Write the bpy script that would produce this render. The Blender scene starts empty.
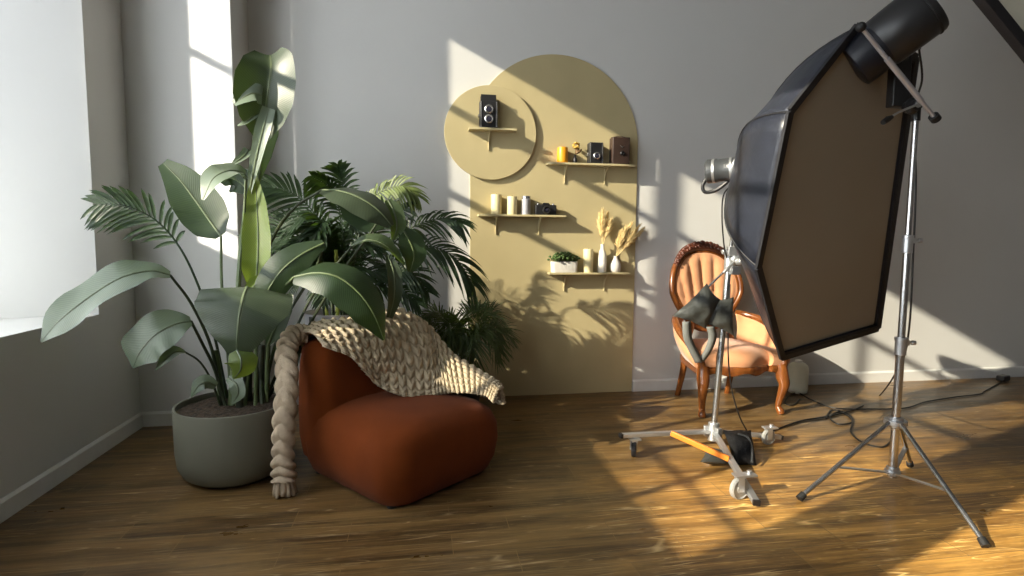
import bpy, math, random
import numpy as np
from mathutils import Vector, Matrix, noise

R = math.radians
random.seed(7)
SC = bpy.context.scene
COL = SC.collection

# ------------------------------------------------------------------ camera
CAM = dict(loc=(-.9635, -3.9867, 1.1363), yaw=.1633, pitch=.0848, roll=.0068, f=562.76)
def cam_axes():
    y, p, r = CAM['yaw'], CAM['pitch'], CAM['roll']
    fw = Vector((math.sin(y)*math.cos(p), math.cos(y)*math.cos(p), -math.sin(p)))
    rt = fw.cross(Vector((0, 0, 1))).normalized()
    up = rt.cross(fw)
    return math.cos(r)*rt+math.sin(r)*up, -math.sin(r)*rt+math.cos(r)*up, fw
RT, UP, FW = cam_axes()
CL = Vector(CAM['loc'])
cd = bpy.data.cameras.new('camera')
cam = bpy.data.objects.new('camera', cd)
COL.objects.link(cam)
cd.sensor_width = 36
cd.lens = 36*CAM['f']/1024
cd.clip_start = .05
cam.matrix_world = Matrix(((RT.x, UP.x, -FW.x, CL.x), (RT.y, UP.y, -FW.y, CL.y), (RT.z, UP.z, -FW.z, CL.z), (0, 0, 0, 1)))
SC.camera = cam

# ------------------------------------------------------------------ light, world, exposure
SC.view_settings.view_transform = 'Standard'
SC.view_settings.look = 'None'
SC.view_settings.gamma = 1
SC.view_settings.use_curve_mapping = False
SC.view_settings.exposure = 0.0
SC.cycles.max_bounces = 10
SC.cycles.diffuse_bounces = 6
SC.cycles.sample_clamp_indirect = 6
SC.cycles.use_denoising = True
SUN_DIR = Vector((1, .39, -.50)).normalized()
sl = bpy.data.lights.new('sun', 'SUN')
sl.energy = 10.5
sl.color = (1, .90, .70)
sl.angle = R(.53)
so = bpy.data.objects.new('sun', sl)
COL.objects.link(so)
so.rotation_euler = SUN_DIR.to_track_quat('-Z', 'Y').to_euler()
wd = bpy.data.worlds.new('sky')
SC.world = wd
wd.use_nodes = True
bg = wd.node_tree.nodes['Background']
bg.inputs[0].default_value = (.90, .95, 1.0, 1)
bg.inputs[1].default_value = 5.1
def portal(name, loc, sy, sz, rot):
    l = bpy.data.lights.new(name, 'AREA')
    l.shape = 'RECTANGLE'
    l.size, l.size_y = sy, sz
    l.cycles.is_portal = True
    o = bpy.data.objects.new(name, l)
    COL.objects.link(o)
    o.location = loc
    o.rotation_euler = rot
XI, XO = -2.63, -3.30            # inner and outer face of the deep left wall
ZS, ZH = .732, 3.795             # sill and head of its windows
WINS = [(-3.49, -.734), (-6.4, -3.64)]
for i, (a, b) in enumerate(WINS):
    portal('window_portal', (XO-.02, (a+b)/2, (ZS+ZH)/2), ZH-ZS, b-a, (0, R(-90), 0))

# added narrow lamp outside the window, makes the bright strip on the corner pier
rl = bpy.data.lights.new('pier_strip_lamp', 'AREA')
rl.shape = 'RECTANGLE'
rl.size, rl.size_y = .183, 2.0
rl.energy = 5.5
rl.color = (1, .93, .82)
rl.spread = R(1.2)
ro = bpy.data.objects.new('pier_strip_lamp', rl)
COL.objects.link(ro)
rd = Vector((.75, 1, -.375)).normalized()
ro.location = Vector((-2.172, -.348, 1.78))-rd*2.9
ro.rotation_euler = rd.to_track_quat('-Z', 'Y').to_euler()

# ------------------------------------------------------------------ helpers
def ray(px, py):
    return (px-512)/CAM['f']*RT-(py-288)/CAM['f']*UP+FW
def P(px, py, y):
    d = ray(px, py)
    return CL+d*((y-CL.y)/d.y)
def G(px, py, z=0.):
    d = ray(px, py)
    return CL+d*((z-CL.z)/d.z)
def PP(px, py, pt, n):
    d = ray(px, py)
    return CL+d*((Vector(pt)-CL).dot(n)/d.dot(n))

def spline(pts, n):
    """Catmull-Rom through the points, n samples"""
    pts = [Vector(p) for p in pts]
    if len(pts) == 2:
        return [pts[0].lerp(pts[1], i/(n-1)) for i in range(n)]
    e = [pts[0]*2-pts[1]]+pts+[pts[-1]*2-pts[-2]]
    out = []
    m = len(pts)-1
    for i in range(n):
        t = i/(n-1)*m
        k = min(int(t), m-1)
        u = t-k
        a, b, c, d = e[k], e[k+1], e[k+2], e[k+3]
        out.append(.5*((2*b)+(c-a)*u+(2*a-5*b+4*c-d)*u*u+(3*b-a-3*c+d)*u**3))
    return out
def lerp_list(v, t):
    if not isinstance(v, (list, tuple)):
        return v
    m = len(v)-1
    k = min(int(t*m), m-1)
    u = t*m-k
    return v[k]*(1-u)+v[k+1]*u
def frame(t, hint=Vector((0, 0, 1))):
    t = t.normalized()
    if abs(t.dot(hint)) > .98:
        hint = Vector((0, 1, 0)) if abs(t.y) < .9 else Vector((1, 0, 0))
    a = hint.cross(t).normalized()
    return a, t.cross(a).normalized()

class MB:
    def __init__(s):
        s.v, s.f, s.uv = [], [], {}
    def add(s, vs, fs):
        o = len(s.v)
        s.v += [Vector(v) for v in vs]
        s.f += [tuple(i+o for i in f) for f in fs]
        return o
    def box(s, c, d, rot=None):
        c = Vector(c)
        vs = []
        for z in (-1, 1):
            for x, y in ((-1, -1), (1, -1), (1, 1), (-1, 1)):
                q = Vector((x*d[0]/2, y*d[1]/2, z*d[2]/2))
                if rot is not None:
                    q = rot @ q
                vs.append(c+q)
        s.add(vs, [(3, 2, 1, 0), (4, 5, 6, 7), (0, 1, 5, 4), (1, 2, 6, 5), (2, 3, 7, 6), (3, 0, 4, 7)])
        return s
    def bar(s, a, b, w, h, hint=Vector((0, 0, 1))):
        a, b = Vector(a), Vector(b)
        x, y = frame(b-a, hint)
        vs = [p+x*w/2*i+y*h/2*j for p in (a, b) for i, j in ((-1, -1), (1, -1), (1, 1), (-1, 1))]
        s.add(vs, [(3, 2, 1, 0), (4, 5, 6, 7), (0, 1, 5, 4), (1, 2, 6, 5), (2, 3, 7, 6), (3, 0, 4, 7)])
        return s
    def tube(s, pts, r, seg=10, n=None, closed=False):
        pts = [Vector(p) for p in pts]
        if n:
            pts = spline(pts+([pts[0]] if closed else []), n)
            if closed:
                pts = pts[:-1]
        N = len(pts)
        vs = []
        x = None
        for i, p in enumerate(pts):
            t = (pts[(i+1) % N]-pts[i-1]) if closed else (pts[min(i+1, N-1)]-pts[max(i-1, 0)])
            if t.length < 1e-9:
                t = Vector((0, 0, 1))
            t.normalize()
            if x is None:
                x, y = frame(t)
            else:
                x = (x-t*x.dot(t)).normalized()
                y = t.cross(x)
            rr = lerp_list(r, i/(N-1))
            vs += [p+(x*math.cos(a)+y*math.sin(a))*rr for a in [2*math.pi*k/seg for k in range(seg)]]
        fs = []
        for i in range(N if closed else N-1):
            j = (i+1) % N
            fs += [(i*seg+k, i*seg+(k+1) % seg, j*seg+(k+1) % seg, j*seg+k) for k in range(seg)]
        if not closed:
            fs += [tuple(range(seg))[::-1], tuple((N-1)*seg+k for k in range(seg))]
        s.add(vs, fs)
        return s
    def cyl(s, a, b, r0, r1=None, seg=20):
        return s.tube([a, b], [r0, r0 if r1 is None else r1], seg)
    def lathe(s, prof, c, axis=Vector((0, 0, 1)), seg=32):
        c = Vector(c)
        x, y = frame(Vector(axis))
        ax = Vector(axis).normalized()
        vs = []
        for r, h in prof:
            vs += [c+ax*h+(x*math.cos(2*math.pi*k/seg)+y*math.sin(2*math.pi*k/seg))*max(r, 1e-5) for k in range(seg)]
        fs = []
        for i in range(len(prof)-1):
            fs += [(i*seg+k, i*seg+(k+1) % seg, (i+1)*seg+(k+1) % seg, (i+1)*seg+k) for k in range(seg)]
        fs += [tuple(range(seg))[::-1], tuple((len(prof)-1)*seg+k for k in range(seg))]
        s.add(vs, fs)
        return s
    def prism(s, poly, ext):
        """planar polygon of points swept by the vector ext"""
        n = len(poly)
        vs = [Vector(p) for p in poly]+[Vector(p)+Vector(ext) for p in poly]
        s.add(vs, [tuple(range(n))[::-1], tuple(range(n, 2*n))]+[(i, (i+1) % n, n+(i+1) % n, n+i) for i in range(n)])
        return s
    def grid(s, rows, wrap=False):
        """rows of points; stores uv (u across, v along)"""
        m = len(rows[0])
        o = s.add([p for r in rows for p in r], [])
        n = len(rows)
        for i in range(n-1):
            for j in range(m if wrap else m-1):
                k = (j+1) % m
                s.f.append((o+i*m+j, o+i*m+k, o+(i+1)*m+k, o+(i+1)*m+j))
        for i in range(n):
            for j in range(m):
                s.uv[o+i*m+j] = (j/(m-1), i/(n-1))
        return s
    def ball(s, c, r, seg=14, rings=9, sc=(1, 1, 1), rot=None):
        c = Vector(c)
        vs, fs = [], []
        for i in range(rings+1):
            a = math.pi*i/rings
            for k in range(seg):
                b = 2*math.pi*k/seg
                q = Vector((math.sin(a)*math.cos(b)*r*sc[0], math.sin(a)*math.sin(b)*r*sc[1], math.cos(a)*r*sc[2]))
                if rot is not None:
                    q = rot @ q
                vs.append(c+q)
        for i in range(rings):
            fs += [(i*seg+k, (i+1)*seg+k, (i+1)*seg+(k+1) % seg, i*seg+(k+1) % seg) for k in range(seg)]
        s.add(vs, fs)
        return s

def obj(name, mb, mat, parent=None, bevel=0, sub=0, smooth=40, solid=0):
    me = bpy.data.meshes.new(name)
    if parent is None:
        a = np.array([v[:] for v in mb.v])
        lo, hi = a.min(0), a.max(0)
        org = Vector(((lo[0]+hi[0])/2, (lo[1]+hi[1])/2, lo[2]))
    else:
        q = parent
        while q.parent:
            q = q.parent
        org = q.location.copy()
    me.from_pydata([(v-org)[:] for v in mb.v], [], mb.f)
    if mb.uv:
        uv = me.uv_layers.new(name='UVMap')
        for lp in me.loops:
            uv.data[lp.index].uv = mb.uv.get(lp.vertex_index, (0, 0))
    me.validate()
    me.polygons.foreach_set('use_smooth', [True]*len(me.polygons))
    if smooth:
        me.set_sharp_from_angle(angle=R(smooth))
    me.materials.append(mat)
    o = bpy.data.objects.new(name, me)
    COL.objects.link(o)
    if parent is None:
        o.location = org
    else:
        o.parent = parent
    if solid:
        m = o.modifiers.new('solid', 'SOLIDIFY'); m.thickness = solid; m.offset = 0
    if bevel:
        m = o.modifiers.new('bevel', 'BEVEL'); m.width = bevel; m.segments = 3; m.limit_method = 'ANGLE'; m.angle_limit = R(35)
    if sub:
        m = o.modifiers.new('sub', 'SUBSURF'); m.levels = sub; m.render_levels = sub
    return o
def tag(o, label, cat, group=None):
    o['label'] = label
    o['category'] = cat
    if group:
        o['group'] = group
    return o
def thing(name, loc, label, cat, group=None):
    o = bpy.data.objects.new(name, None)
    o.empty_display_size = .05
    COL.objects.link(o)
    o.location = loc
    return tag(o, label, cat, group)
def struct(name, mb, mat, **k):
    o = obj(name, mb, mat, **k)
    o['kind'] = 'structure'
    return o

# ------------------------------------------------------------------ materials
def newmat(name):
    m = bpy.data.materials.new(name)
    m.use_nodes = True
    nt = m.node_tree
    return m, nt, nt.nodes['Principled BSDF'], nt.nodes['Material Output']
def nd(nt, kind, **k):
    n = nt.nodes.new(kind)
    for a, b in k.items():
        setattr(n, a, b)
    return n
def ramp(nt, src, stops):
    r = nd(nt, 'ShaderNodeValToRGB')
    e = r.color_ramp.elements
    while len(e) < len(stops):
        e.new(.5)
    for el, (p, c) in zip(e, stops):
        el.position = p
        el.color = (*c, 1) if len(c) == 3 else c
    nt.links.new(src, r.inputs[0])
    return r.outputs[0]
def noise_tex(nt, scale, detail=4, vec=None, rough=.5):
    n = nd(nt, 'ShaderNodeTexNoise')
    n.inputs['Scale'].default_value = scale
    n.inputs['Detail'].default_value = detail
    n.inputs['Roughness'].default_value = rough
    if vec is not None:
        nt.links.new(vec, n.inputs['Vector'])
    return n
def coords(nt, scale=(1, 1, 1), rot=(0, 0, 0), kind='Object'):
    t = nd(nt, 'ShaderNodeTexCoord')
    mp = nd(nt, 'ShaderNodeMapping')
    mp.inputs['Scale'].default_value = scale
    mp.inputs['Rotation'].default_value = rot
    nt.links.new(t.outputs[kind], mp.inputs[0])
    return mp.outputs[0]
def bump(nt, b, height, strength=.2, dist=.01):
    n = nd(nt, 'ShaderNodeBump')
    n.inputs['Strength'].default_value = strength
    n.inputs['Distance'].default_value = dist
    nt.links.new(height, n.inputs['Height'])
    nt.links.new(n.outputs[0], b.inputs['Normal'])
def simple(name, c, rough=.5, metal=0, var=.12, scale=12, bmp=0, bscale=60, spec=.5, sheen=0, coat=0, bdist=.003):
    m, nt, b, out = newmat(name)
    v = coords(nt)
    n = noise_tex(nt, scale, 4, v)
    lo = tuple(x*(1-var) for x in c)
    hi = tuple(min(1, x*(1+var)) for x in c)
    nt.links.new(ramp(nt, n.outputs[0], [(.3, lo), (.7, hi)]), b.inputs['Base Color'])
    b.inputs['Roughness'].default_value = rough
    b.inputs['Metallic'].default_value = metal
    b.inputs['Specular IOR Level'].default_value = spec
    b.inputs['Sheen Weight'].default_value = sheen
    b.inputs['Coat Weight'].default_value = coat
    if bmp:
        bump(nt, b, noise_tex(nt, bscale, 6, v).outputs[0], bmp, bdist)
    return m
M = {}
M['wall'] = simple('painted_plaster', (.62, .62, .605), .75, var=.025, scale=1.2, bmp=.25, bscale=9, bdist=.006, spec=.2)
M['white'] = simple('white_paint', (.70, .70, .68), .5, var=.03)
M['panel'] = simple('khaki_paint', (.455, .385, .215), .65, var=.05, scale=3, bmp=.15, bscale=14, bdist=.004, spec=.25)
M['shelf'] = simple('khaki_shelf_paint', (.49, .42, .24), .55, var=.05)
M['ceil'] = simple('ceiling_paint', (.30, .30, .29), .8, var=.02)
M['darkwall'] = simple('dark_studio_wall', (.34, .325, .30), .8, var=.04)
M['pot'] = simple('grey_green_ceramic', (.165, .165, .125), .6, var=.05, scale=4)
M['soil'] = simple('potting_soil', (.06, .04, .025), .9, var=.6, scale=60, bmp=1, bscale=80, bdist=.02)
M['zinc'] = simple('galvanised_metal', (.52, .52, .56), .42, .5, var=.12, scale=5)
M['dark'] = simple('dark_plastic', (.012, .012, .014), .4, var=.2)
M['rubber'] = simple('black_rubber', (.012, .012, .012), .65, var=.2)
M['chrome'] = simple('chrome_tube', (.58, .58, .58), .27, .95, var=.06)
M['steel'] = simple('cast_aluminium', (.55, .56, .57), .38, .8, var=.1)
M['blackbag'] = simple('black_nylon', (.008, .008, .009), .6, var=.3, bmp=.6, bscale=25, bdist=.02, spec=.25)
M['greybag'] = simple('charcoal_vinyl', (.052, .056, .052), .42, var=.25, scale=9, bmp=.5, bscale=18, bdist=.02)
M['strap'] = simple('grey_webbing', (.13, .135, .125), .7, var=.15)
M['fabric'] = simple('navy_black_nylon', (.020, .023, .034), .36, var=.15, bmp=.4, bscale=9, bdist=.02, spec=.6)
M['diff'] = simple('grey_diffuser_cloth', (.29, .262, .215), .9, var=.03, scale=2, spec=.1)
M['edge'] = simple('black_edging', (.012, .012, .015), .6, var=.2)
M['head'] = simple('grey_strobe_casing', (.07, .075, .08), .35, .3, var=.1)
M['headblack'] = simple('black_strobe_casing', (.016, .016, .017), .38, var=.15)
M['reflector'] = simple('blue_black_reflector', (.006, .007, .012), .4, var=.1)
M['orange'] = simple('orange_strap', (.75, .22, .02), .45, var=.1)
M['cream'] = simple('cream_wax', (.72, .63, .36), .5, var=.04)
M['amber'] = simple('amber_wax', (.80, .34, .015), .4, var=.08)
M['ceramic'] = simple('white_ceramic', (.74, .72, .66), .35, var=.03)
M['greyceramic'] = simple('pale_grey_ceramic', (.55, .52, .49), .5, var=.05)
M['tan'] = simple('pampas_fibre', (.80, .62, .30), .8, var=.15, scale=40)
M['camera'] = simple('black_leatherette', (.014, .014, .016), .45, var=.3, bmp=.4, bscale=300, bdist=.001)
M['brown'] = simple('brown_leatherette', (.040, .022, .016), .5, var=.2, bmp=.3, bscale=200, bdist=.001)
M['silver'] = simple('silver_trim', (.6, .6, .6), .25, .9, var=.05)
M['lens'] = simple('lens_glass', (.03, .03, .05), .08, var=.1, coat=1)
M['leaffig'] = simple('brown_dried_leaf', (.16, .09, .03), .6, var=.3)
M['yellow'] = simple('dried_yellow_petals', (.62, .40, .08), .7, var=.2, scale=30)
M['canister'] = simple('pale_plastic', (.62, .62, .52), .45, var=.03)
M['cord'] = simple('black_cord', (.014, .013, .012), .5, var=.2)
M['castergrey'] = simple('grey_wheel', (.36, .36, .34), .4, .2, var=.1)
M['velvetrust'] = simple('rust_velvet', (.150, .032, .005), .85, var=.16, scale=5, bmp=.25, bscale=140, bdist=.002, spec=.12, sheen=.04)
M['peach'] = simple('peach_velvet', (.60, .29, .145), .75, var=.10, scale=7, bmp=.2, bscale=120, bdist=.002, spec=.2, sheen=.3)
M['knit'] = simple('cream_wool', (.46, .38, .265), .95, var=.12, scale=30, bmp=.8, bscale=180, bdist=.006, spec=.05)
M['rope'] = simple('beige_wool', (.46, .37, .27), .95, var=.12, scale=40, bmp=.8, bscale=200, bdist=.005, spec=.05)
M['stem'] = simple('green_stalk', (.11, .15, .06), .45, var=.2)
M['darkstem'] = simple('dark_green_stalk', (.035, .05, .02), .45, var=.2)
M['cane'] = simple('yellow_green_cane', (.45, .50, .10), .5, var=.2)
M['sheath'] = simple('dark_trunk', (.03, .035, .02), .6, var=.3)
M['succulent'] = simple('dark_green_leaves', (.05, .10, .02), .55, var=.3, scale=40)
M['outside'] = simple('grey_render', (.35, .34, .33), .8, var=.05)

def wood(name, c0, c1, rough=.25):
    m, nt, b, out = newmat(name)
    v = coords(nt, (6, 6, 1.2))
    n = noise_tex(nt, 5, 6, v, .6)
    nt.links.new(ramp(nt, n.outputs[0], [(.3, c0), (.7, c1)]), b.inputs['Base Color'])
    b.inputs['Roughness'].default_value = rough
    b.inputs['Coat Weight'].default_value = .4
    return m
M['wood'] = wood('varnished_walnut', (.085, .024, .006), (.24, .078, .017))
M['carve'] = wood('dark_carved_wood', (.05, .014, .008), (.13, .04, .022), .35)

def leafmat(name, c0, c1, vein, trans, rough=.38, freq=46, tw=.35):
    m, nt, b, out = newmat(name)
    uv = nd(nt, 'ShaderNodeUVMap')
    sp = nd(nt, 'ShaderNodeSeparateXYZ')
    nt.links.new(uv.outputs[0], sp.inputs[0])
    def math_(op, a, c, clamp=False):
        n = nd(nt, 'ShaderNodeMath', operation=op, use_clamp=clamp)
        for i, x in enumerate((a, c)):
            if x is None: continue
            if isinstance(x, (int, float)): n.inputs[i].default_value = x
            else: nt.links.new(x, n.inputs[i])
        return n.outputs[0]
    au = math_('ABSOLUTE', math_('SUBTRACT', sp.outputs[0], .5), None)
    ph = math_('MULTIPLY', math_('SUBTRACT', sp.outputs[1], math_('MULTIPLY', au, .35)), freq*6.283)
    st = math_('MULTIPLY_ADD', math_('SINE', ph, None), .5); nt.nodes[-1].inputs[2].default_value = .5
    mid = math_('LESS_THAN', au, .022)
    n = noise_tex(nt, 7, 3, coords(nt))
    base = ramp(nt, n.outputs[0], [(.3, c0), (.7, c1)])
    mx = nd(nt, 'ShaderNodeMixRGB', blend_type='MULTIPLY')
    mx.inputs[0].default_value = .22
    nt.links.new(base, mx.inputs[1])
    nt.links.new(st, mx.inputs[2])
    m2 = nd(nt, 'ShaderNodeMixRGB')
    nt.links.new(mid, m2.inputs[0])
    nt.links.new(mx.outputs[0], m2.inputs[1])
    m2.inputs[2].default_value = (*vein, 1)
    nt.links.new(m2.outputs[0], b.inputs['Base Color'])
    b.inputs['Roughness'].default_value = rough
    bump(nt, b, st, .18, .003)
    t = nd(nt, 'ShaderNodeBsdfTranslucent')
    m3 = nd(nt, 'ShaderNodeMixRGB', blend_type='MULTIPLY')
    m3.inputs[0].default_value = .3
    m3.inputs[1].default_value = (*trans, 1)
    nt.links.new(st, m3.inputs[2])
    nt.links.new(m3.outputs[0], t.inputs[0])
    ms = nd(nt, 'ShaderNodeMixShader')
    ms.inputs[0].default_value = tw
    nt.links.new(b.outputs[0], ms.inputs[1])
    nt.links.new(t.outputs[0], ms.inputs[2])
    nt.links.new(ms.outputs[0], out.inputs[0])
    return m
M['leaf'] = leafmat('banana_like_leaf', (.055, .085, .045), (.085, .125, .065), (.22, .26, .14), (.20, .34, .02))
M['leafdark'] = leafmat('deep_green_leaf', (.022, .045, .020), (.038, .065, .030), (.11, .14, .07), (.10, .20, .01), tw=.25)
M['leafpale'] = leafmat('pale_glossy_leaf', (.17, .22, .16), (.21, .26, .19), (.33, .37, .27), (.20, .30, .05), rough=.3, tw=.2)  # sky reflection on the leaf tops put into a paler colour
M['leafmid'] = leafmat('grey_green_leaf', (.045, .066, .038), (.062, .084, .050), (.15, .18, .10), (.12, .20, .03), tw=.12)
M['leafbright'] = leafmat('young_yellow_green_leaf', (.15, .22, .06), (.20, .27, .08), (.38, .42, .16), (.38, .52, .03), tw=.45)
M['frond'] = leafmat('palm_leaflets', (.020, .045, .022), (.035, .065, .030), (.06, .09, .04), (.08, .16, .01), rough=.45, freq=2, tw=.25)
M['frondlight'] = leafmat('lit_palm_leaflets', (.12, .17, .05), (.18, .23, .08), (.2, .25, .08), (.3, .4, .04), rough=.45, freq=2, tw=.3)  # brighter copy of the palm leaflets, sunlight put into the colour

M['rib'] = simple('pale_midrib', (.125, .16, .085), .45, var=.1)
M['bushfrond'] = leafmat('fine_palm_leaflets', (.05, .085, .030), (.075, .115, .042), (.1, .13, .06), (.16, .26, .02), rough=.45, freq=2, tw=.3)
def floormat():
    m, nt, b, out = newmat('worn_laminate_planks')
    geo = nd(nt, 'ShaderNodeNewGeometry')
    def mp(scale, rot=0, off=(0, 0, 0)):
        n = nd(nt, 'ShaderNodeMapping')
        n.inputs['Scale'].default_value = scale
        n.inputs['Rotation'].default_value = (0, 0, rot)
        n.inputs['Location'].default_value = off
        nt.links.new(geo.outputs['Position'], n.inputs[0])
        return n.outputs[0]
    br = nd(nt, 'ShaderNodeTexBrick')
    nt.links.new(mp((1, 1, 1)), br.inputs['Vector'])
    br.inputs['Scale'].default_value = 1
    br.inputs['Brick Width'].default_value = .62
    br.inputs['Row Height'].default_value = .145
    br.inputs['Mortar Size'].default_value = .0016
    br.inputs['Mortar Smooth'].default_value = .4
    br.inputs['Color1'].default_value = (.0, .0, .0, 1)
    br.inputs['Color2'].default_value = (1, 1, 1, 1)
    br.inputs['Mortar'].default_value = (.5, .5, .5, 1)
    br.offset = .37
    g1 = noise_tex(nt, 1, 8, mp((1.1, 16, 1)), .65)
    g2 = noise_tex(nt, 1, 5, mp((5, 60, 1)), .6)
    mixg = nd(nt, 'ShaderNodeMath', operation='MULTIPLY_ADD')
    nt.links.new(g2.outputs[0], mixg.inputs[0]); mixg.inputs[1].default_value = .35
    nt.links.new(g1.outputs[0], mixg.inputs[2])
    add = nd(nt, 'ShaderNodeMath', operation='MULTIPLY_ADD')
    nt.links.new(br.outputs[0], add.inputs[0]); add.inputs[1].default_value = .10
    nt.links.new(mixg.outputs[0], add.inputs[2])
    base = ramp(nt, add.outputs[0], [(.40, (.023, .0125, .005)), (.62, (.070, .038, .0135)), (.88, (.195, .112, .038))])
    # scratches: thin level lines of stretched noises at several angles
    def scr(rot, sc, st, eps, off):
        n = noise_tex(nt, sc, .5, mp((1, st, 1), rot, off), .4)
        s1 = nd(nt, 'ShaderNodeMath', operation='SUBTRACT'); nt.links.new(n.outputs[0], s1.inputs[0]); s1.inputs[1].default_value = .5
        a1 = nd(nt, 'ShaderNodeMath', operation='ABSOLUTE'); nt.links.new(s1.outputs[0], a1.inputs[0])
        l1 = nd(nt, 'ShaderNodeMapRange'); nt.links.new(a1.outputs[0], l1.inputs[0])
        l1.inputs[1].default_value = 0; l1.inputs[2].default_value = eps; l1.inputs[3].default_value = 1; l1.inputs[4].default_value = 0
        k = noise_tex(nt, 3.2, 4, mp((1, 1, 1), rot, (off[0]+5, off[1]+3, 0)), .6)
        r = nd(nt, 'ShaderNodeMapRange'); nt.links.new(k.outputs[0], r.inputs[0])
        r.inputs[1].default_value = .50; r.inputs[2].default_value = .68
        mu = nd(nt, 'ShaderNodeMath', operation='MULTIPLY'); nt.links.new(l1.outputs[0], mu.inputs[0]); nt.links.new(r.outputs[0], mu.inputs[1])
        return mu.outputs[0]
    parts = [scr(a_, s_, t_, e_, o_) for a_, s_, t_, e_, o_ in ((.25, .8, 24, .010, (0, 0, 0)), (-.9, .9, 26, .010, (7, 1, 0)), (1.1, 1.0, 22, .009, (3, 9, 0)), (.6, .8, 28, .010, (11, 4, 0)), (-.35, 1.0, 24, .009, (2, 14, 0)), (1.6, .8, 26, .010, (5, 21, 0)), (-1.3, 1.1, 20, .008, (15, 2, 0)), (.05, .7, 30, .010, (8, 8, 0)))]
    cur = parts[0]
    for q in parts[1:]:
        mxn = nd(nt, 'ShaderNodeMath', operation='MAXIMUM')
        nt.links.new(cur, mxn.inputs[0]); nt.links.new(q, mxn.inputs[1])
        cur = mxn.outputs[0]
    # worn cloudy patches
    wz = noise_tex(nt, 1.7, 5, mp((1, 2.2, 1)), .7)
    wear = nd(nt, 'ShaderNodeMapRange'); nt.links.new(wz.outputs[0], wear.inputs[0])
    wear.inputs[1].default_value = .5; wear.inputs[2].default_value = .75; wear.inputs[4].default_value = .35
    m1 = nd(nt, 'ShaderNodeMixRGB'); nt.links.new(wear.outputs[0], m1.inputs[0]); nt.links.new(base, m1.inputs[1]); m1.inputs[2].default_value = (.40, .25, .085, 1)
    sc_ = nd(nt, 'ShaderNodeMath', operation='MULTIPLY'); nt.links.new(cur, sc_.inputs[0]); sc_.inputs[1].default_value = .62
    m2 = nd(nt, 'ShaderNodeMixRGB'); nt.links.new(sc_.outputs[0], m2.inputs[0]); nt.links.new(m1.outputs[0], m2.inputs[1]); m2.inputs[2].default_value = (.66, .50, .28, 1)
    # broad golden brightening put into the colour to strengthen the sunlit floor
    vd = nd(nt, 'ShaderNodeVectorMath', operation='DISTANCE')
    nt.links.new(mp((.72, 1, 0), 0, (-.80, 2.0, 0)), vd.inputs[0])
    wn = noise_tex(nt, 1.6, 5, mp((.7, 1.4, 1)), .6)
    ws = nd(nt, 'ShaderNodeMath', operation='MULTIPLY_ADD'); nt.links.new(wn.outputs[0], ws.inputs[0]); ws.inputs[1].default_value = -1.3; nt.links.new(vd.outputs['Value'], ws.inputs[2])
    sun_lift = nd(nt, 'ShaderNodeMapRange', interpolation_type='SMOOTHSTEP'); nt.links.new(ws.outputs[0], sun_lift.inputs[0])
    sun_lift.inputs[1].default_value = .45; sun_lift.inputs[2].default_value = -.25
    mg = nd(nt, 'ShaderNodeMixRGB', blend_type='MIX'); nt.links.new(sun_lift.outputs[0], mg.inputs[0]); nt.links.new(m2.outputs[0], mg.inputs[1])
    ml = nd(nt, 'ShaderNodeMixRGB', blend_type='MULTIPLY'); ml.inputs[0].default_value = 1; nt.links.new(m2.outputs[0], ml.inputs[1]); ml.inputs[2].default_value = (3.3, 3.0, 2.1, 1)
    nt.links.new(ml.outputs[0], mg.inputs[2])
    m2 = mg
    # plank joints
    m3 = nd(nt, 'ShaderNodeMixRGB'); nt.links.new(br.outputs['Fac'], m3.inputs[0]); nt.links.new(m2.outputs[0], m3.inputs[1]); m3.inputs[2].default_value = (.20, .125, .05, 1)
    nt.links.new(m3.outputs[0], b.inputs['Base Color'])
    rr = nd(nt, 'ShaderNodeMapRange'); nt.links.new(wz.outputs[0], rr.inputs[0])
    rr.inputs[1].default_value = .3; rr.inputs[2].default_value = .7; rr.inputs[3].default_value = .26; rr.inputs[4].default_value = .44
    nt.links.new(rr.outputs[0], b.inputs['Roughness'])
    b.inputs['Specular IOR Level'].default_value = .4
    bump(nt, b, g1.outputs[0], .06, .004)
    return m
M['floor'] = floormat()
def glassmat():
    m, nt, b, out = newmat('window_glass')
    t = nd(nt, 'ShaderNodeBsdfTransparent')
    g = nd(nt, 'ShaderNodeBsdfGlossy'); g.inputs['Roughness'].default_value = .02
    ms = nd(nt, 'ShaderNodeMixShader'); ms.inputs[0].default_value = .05
    nt.links.new(t.outputs[0], ms.inputs[1]); nt.links.new(g.outputs[0], ms.inputs[2]); nt.links.new(ms.outputs[0], out.inputs[0])
    return m
M['glass'] = glassmat()
def frostmat():
    m, nt, b, out = newmat('frosted_glass')
    t = nd(nt, 'ShaderNodeBsdfTranslucent'); t.inputs[0].default_value = (.93, .95, .97, 1)
    d = nd(nt, 'ShaderNodeBsdfDiffuse'); d.inputs[0].default_value = (.8, .82, .84, 1)
    ms = nd(nt, 'ShaderNodeMixShader'); ms.inputs[0].default_value = .06
    nt.links.new(t.outputs[0], ms.inputs[1]); nt.links.new(d.outputs[0], ms.inputs[2]); nt.links.new(ms.outputs[0], out.inputs[0])
    return m
M['frosted'] = frostmat()

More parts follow.
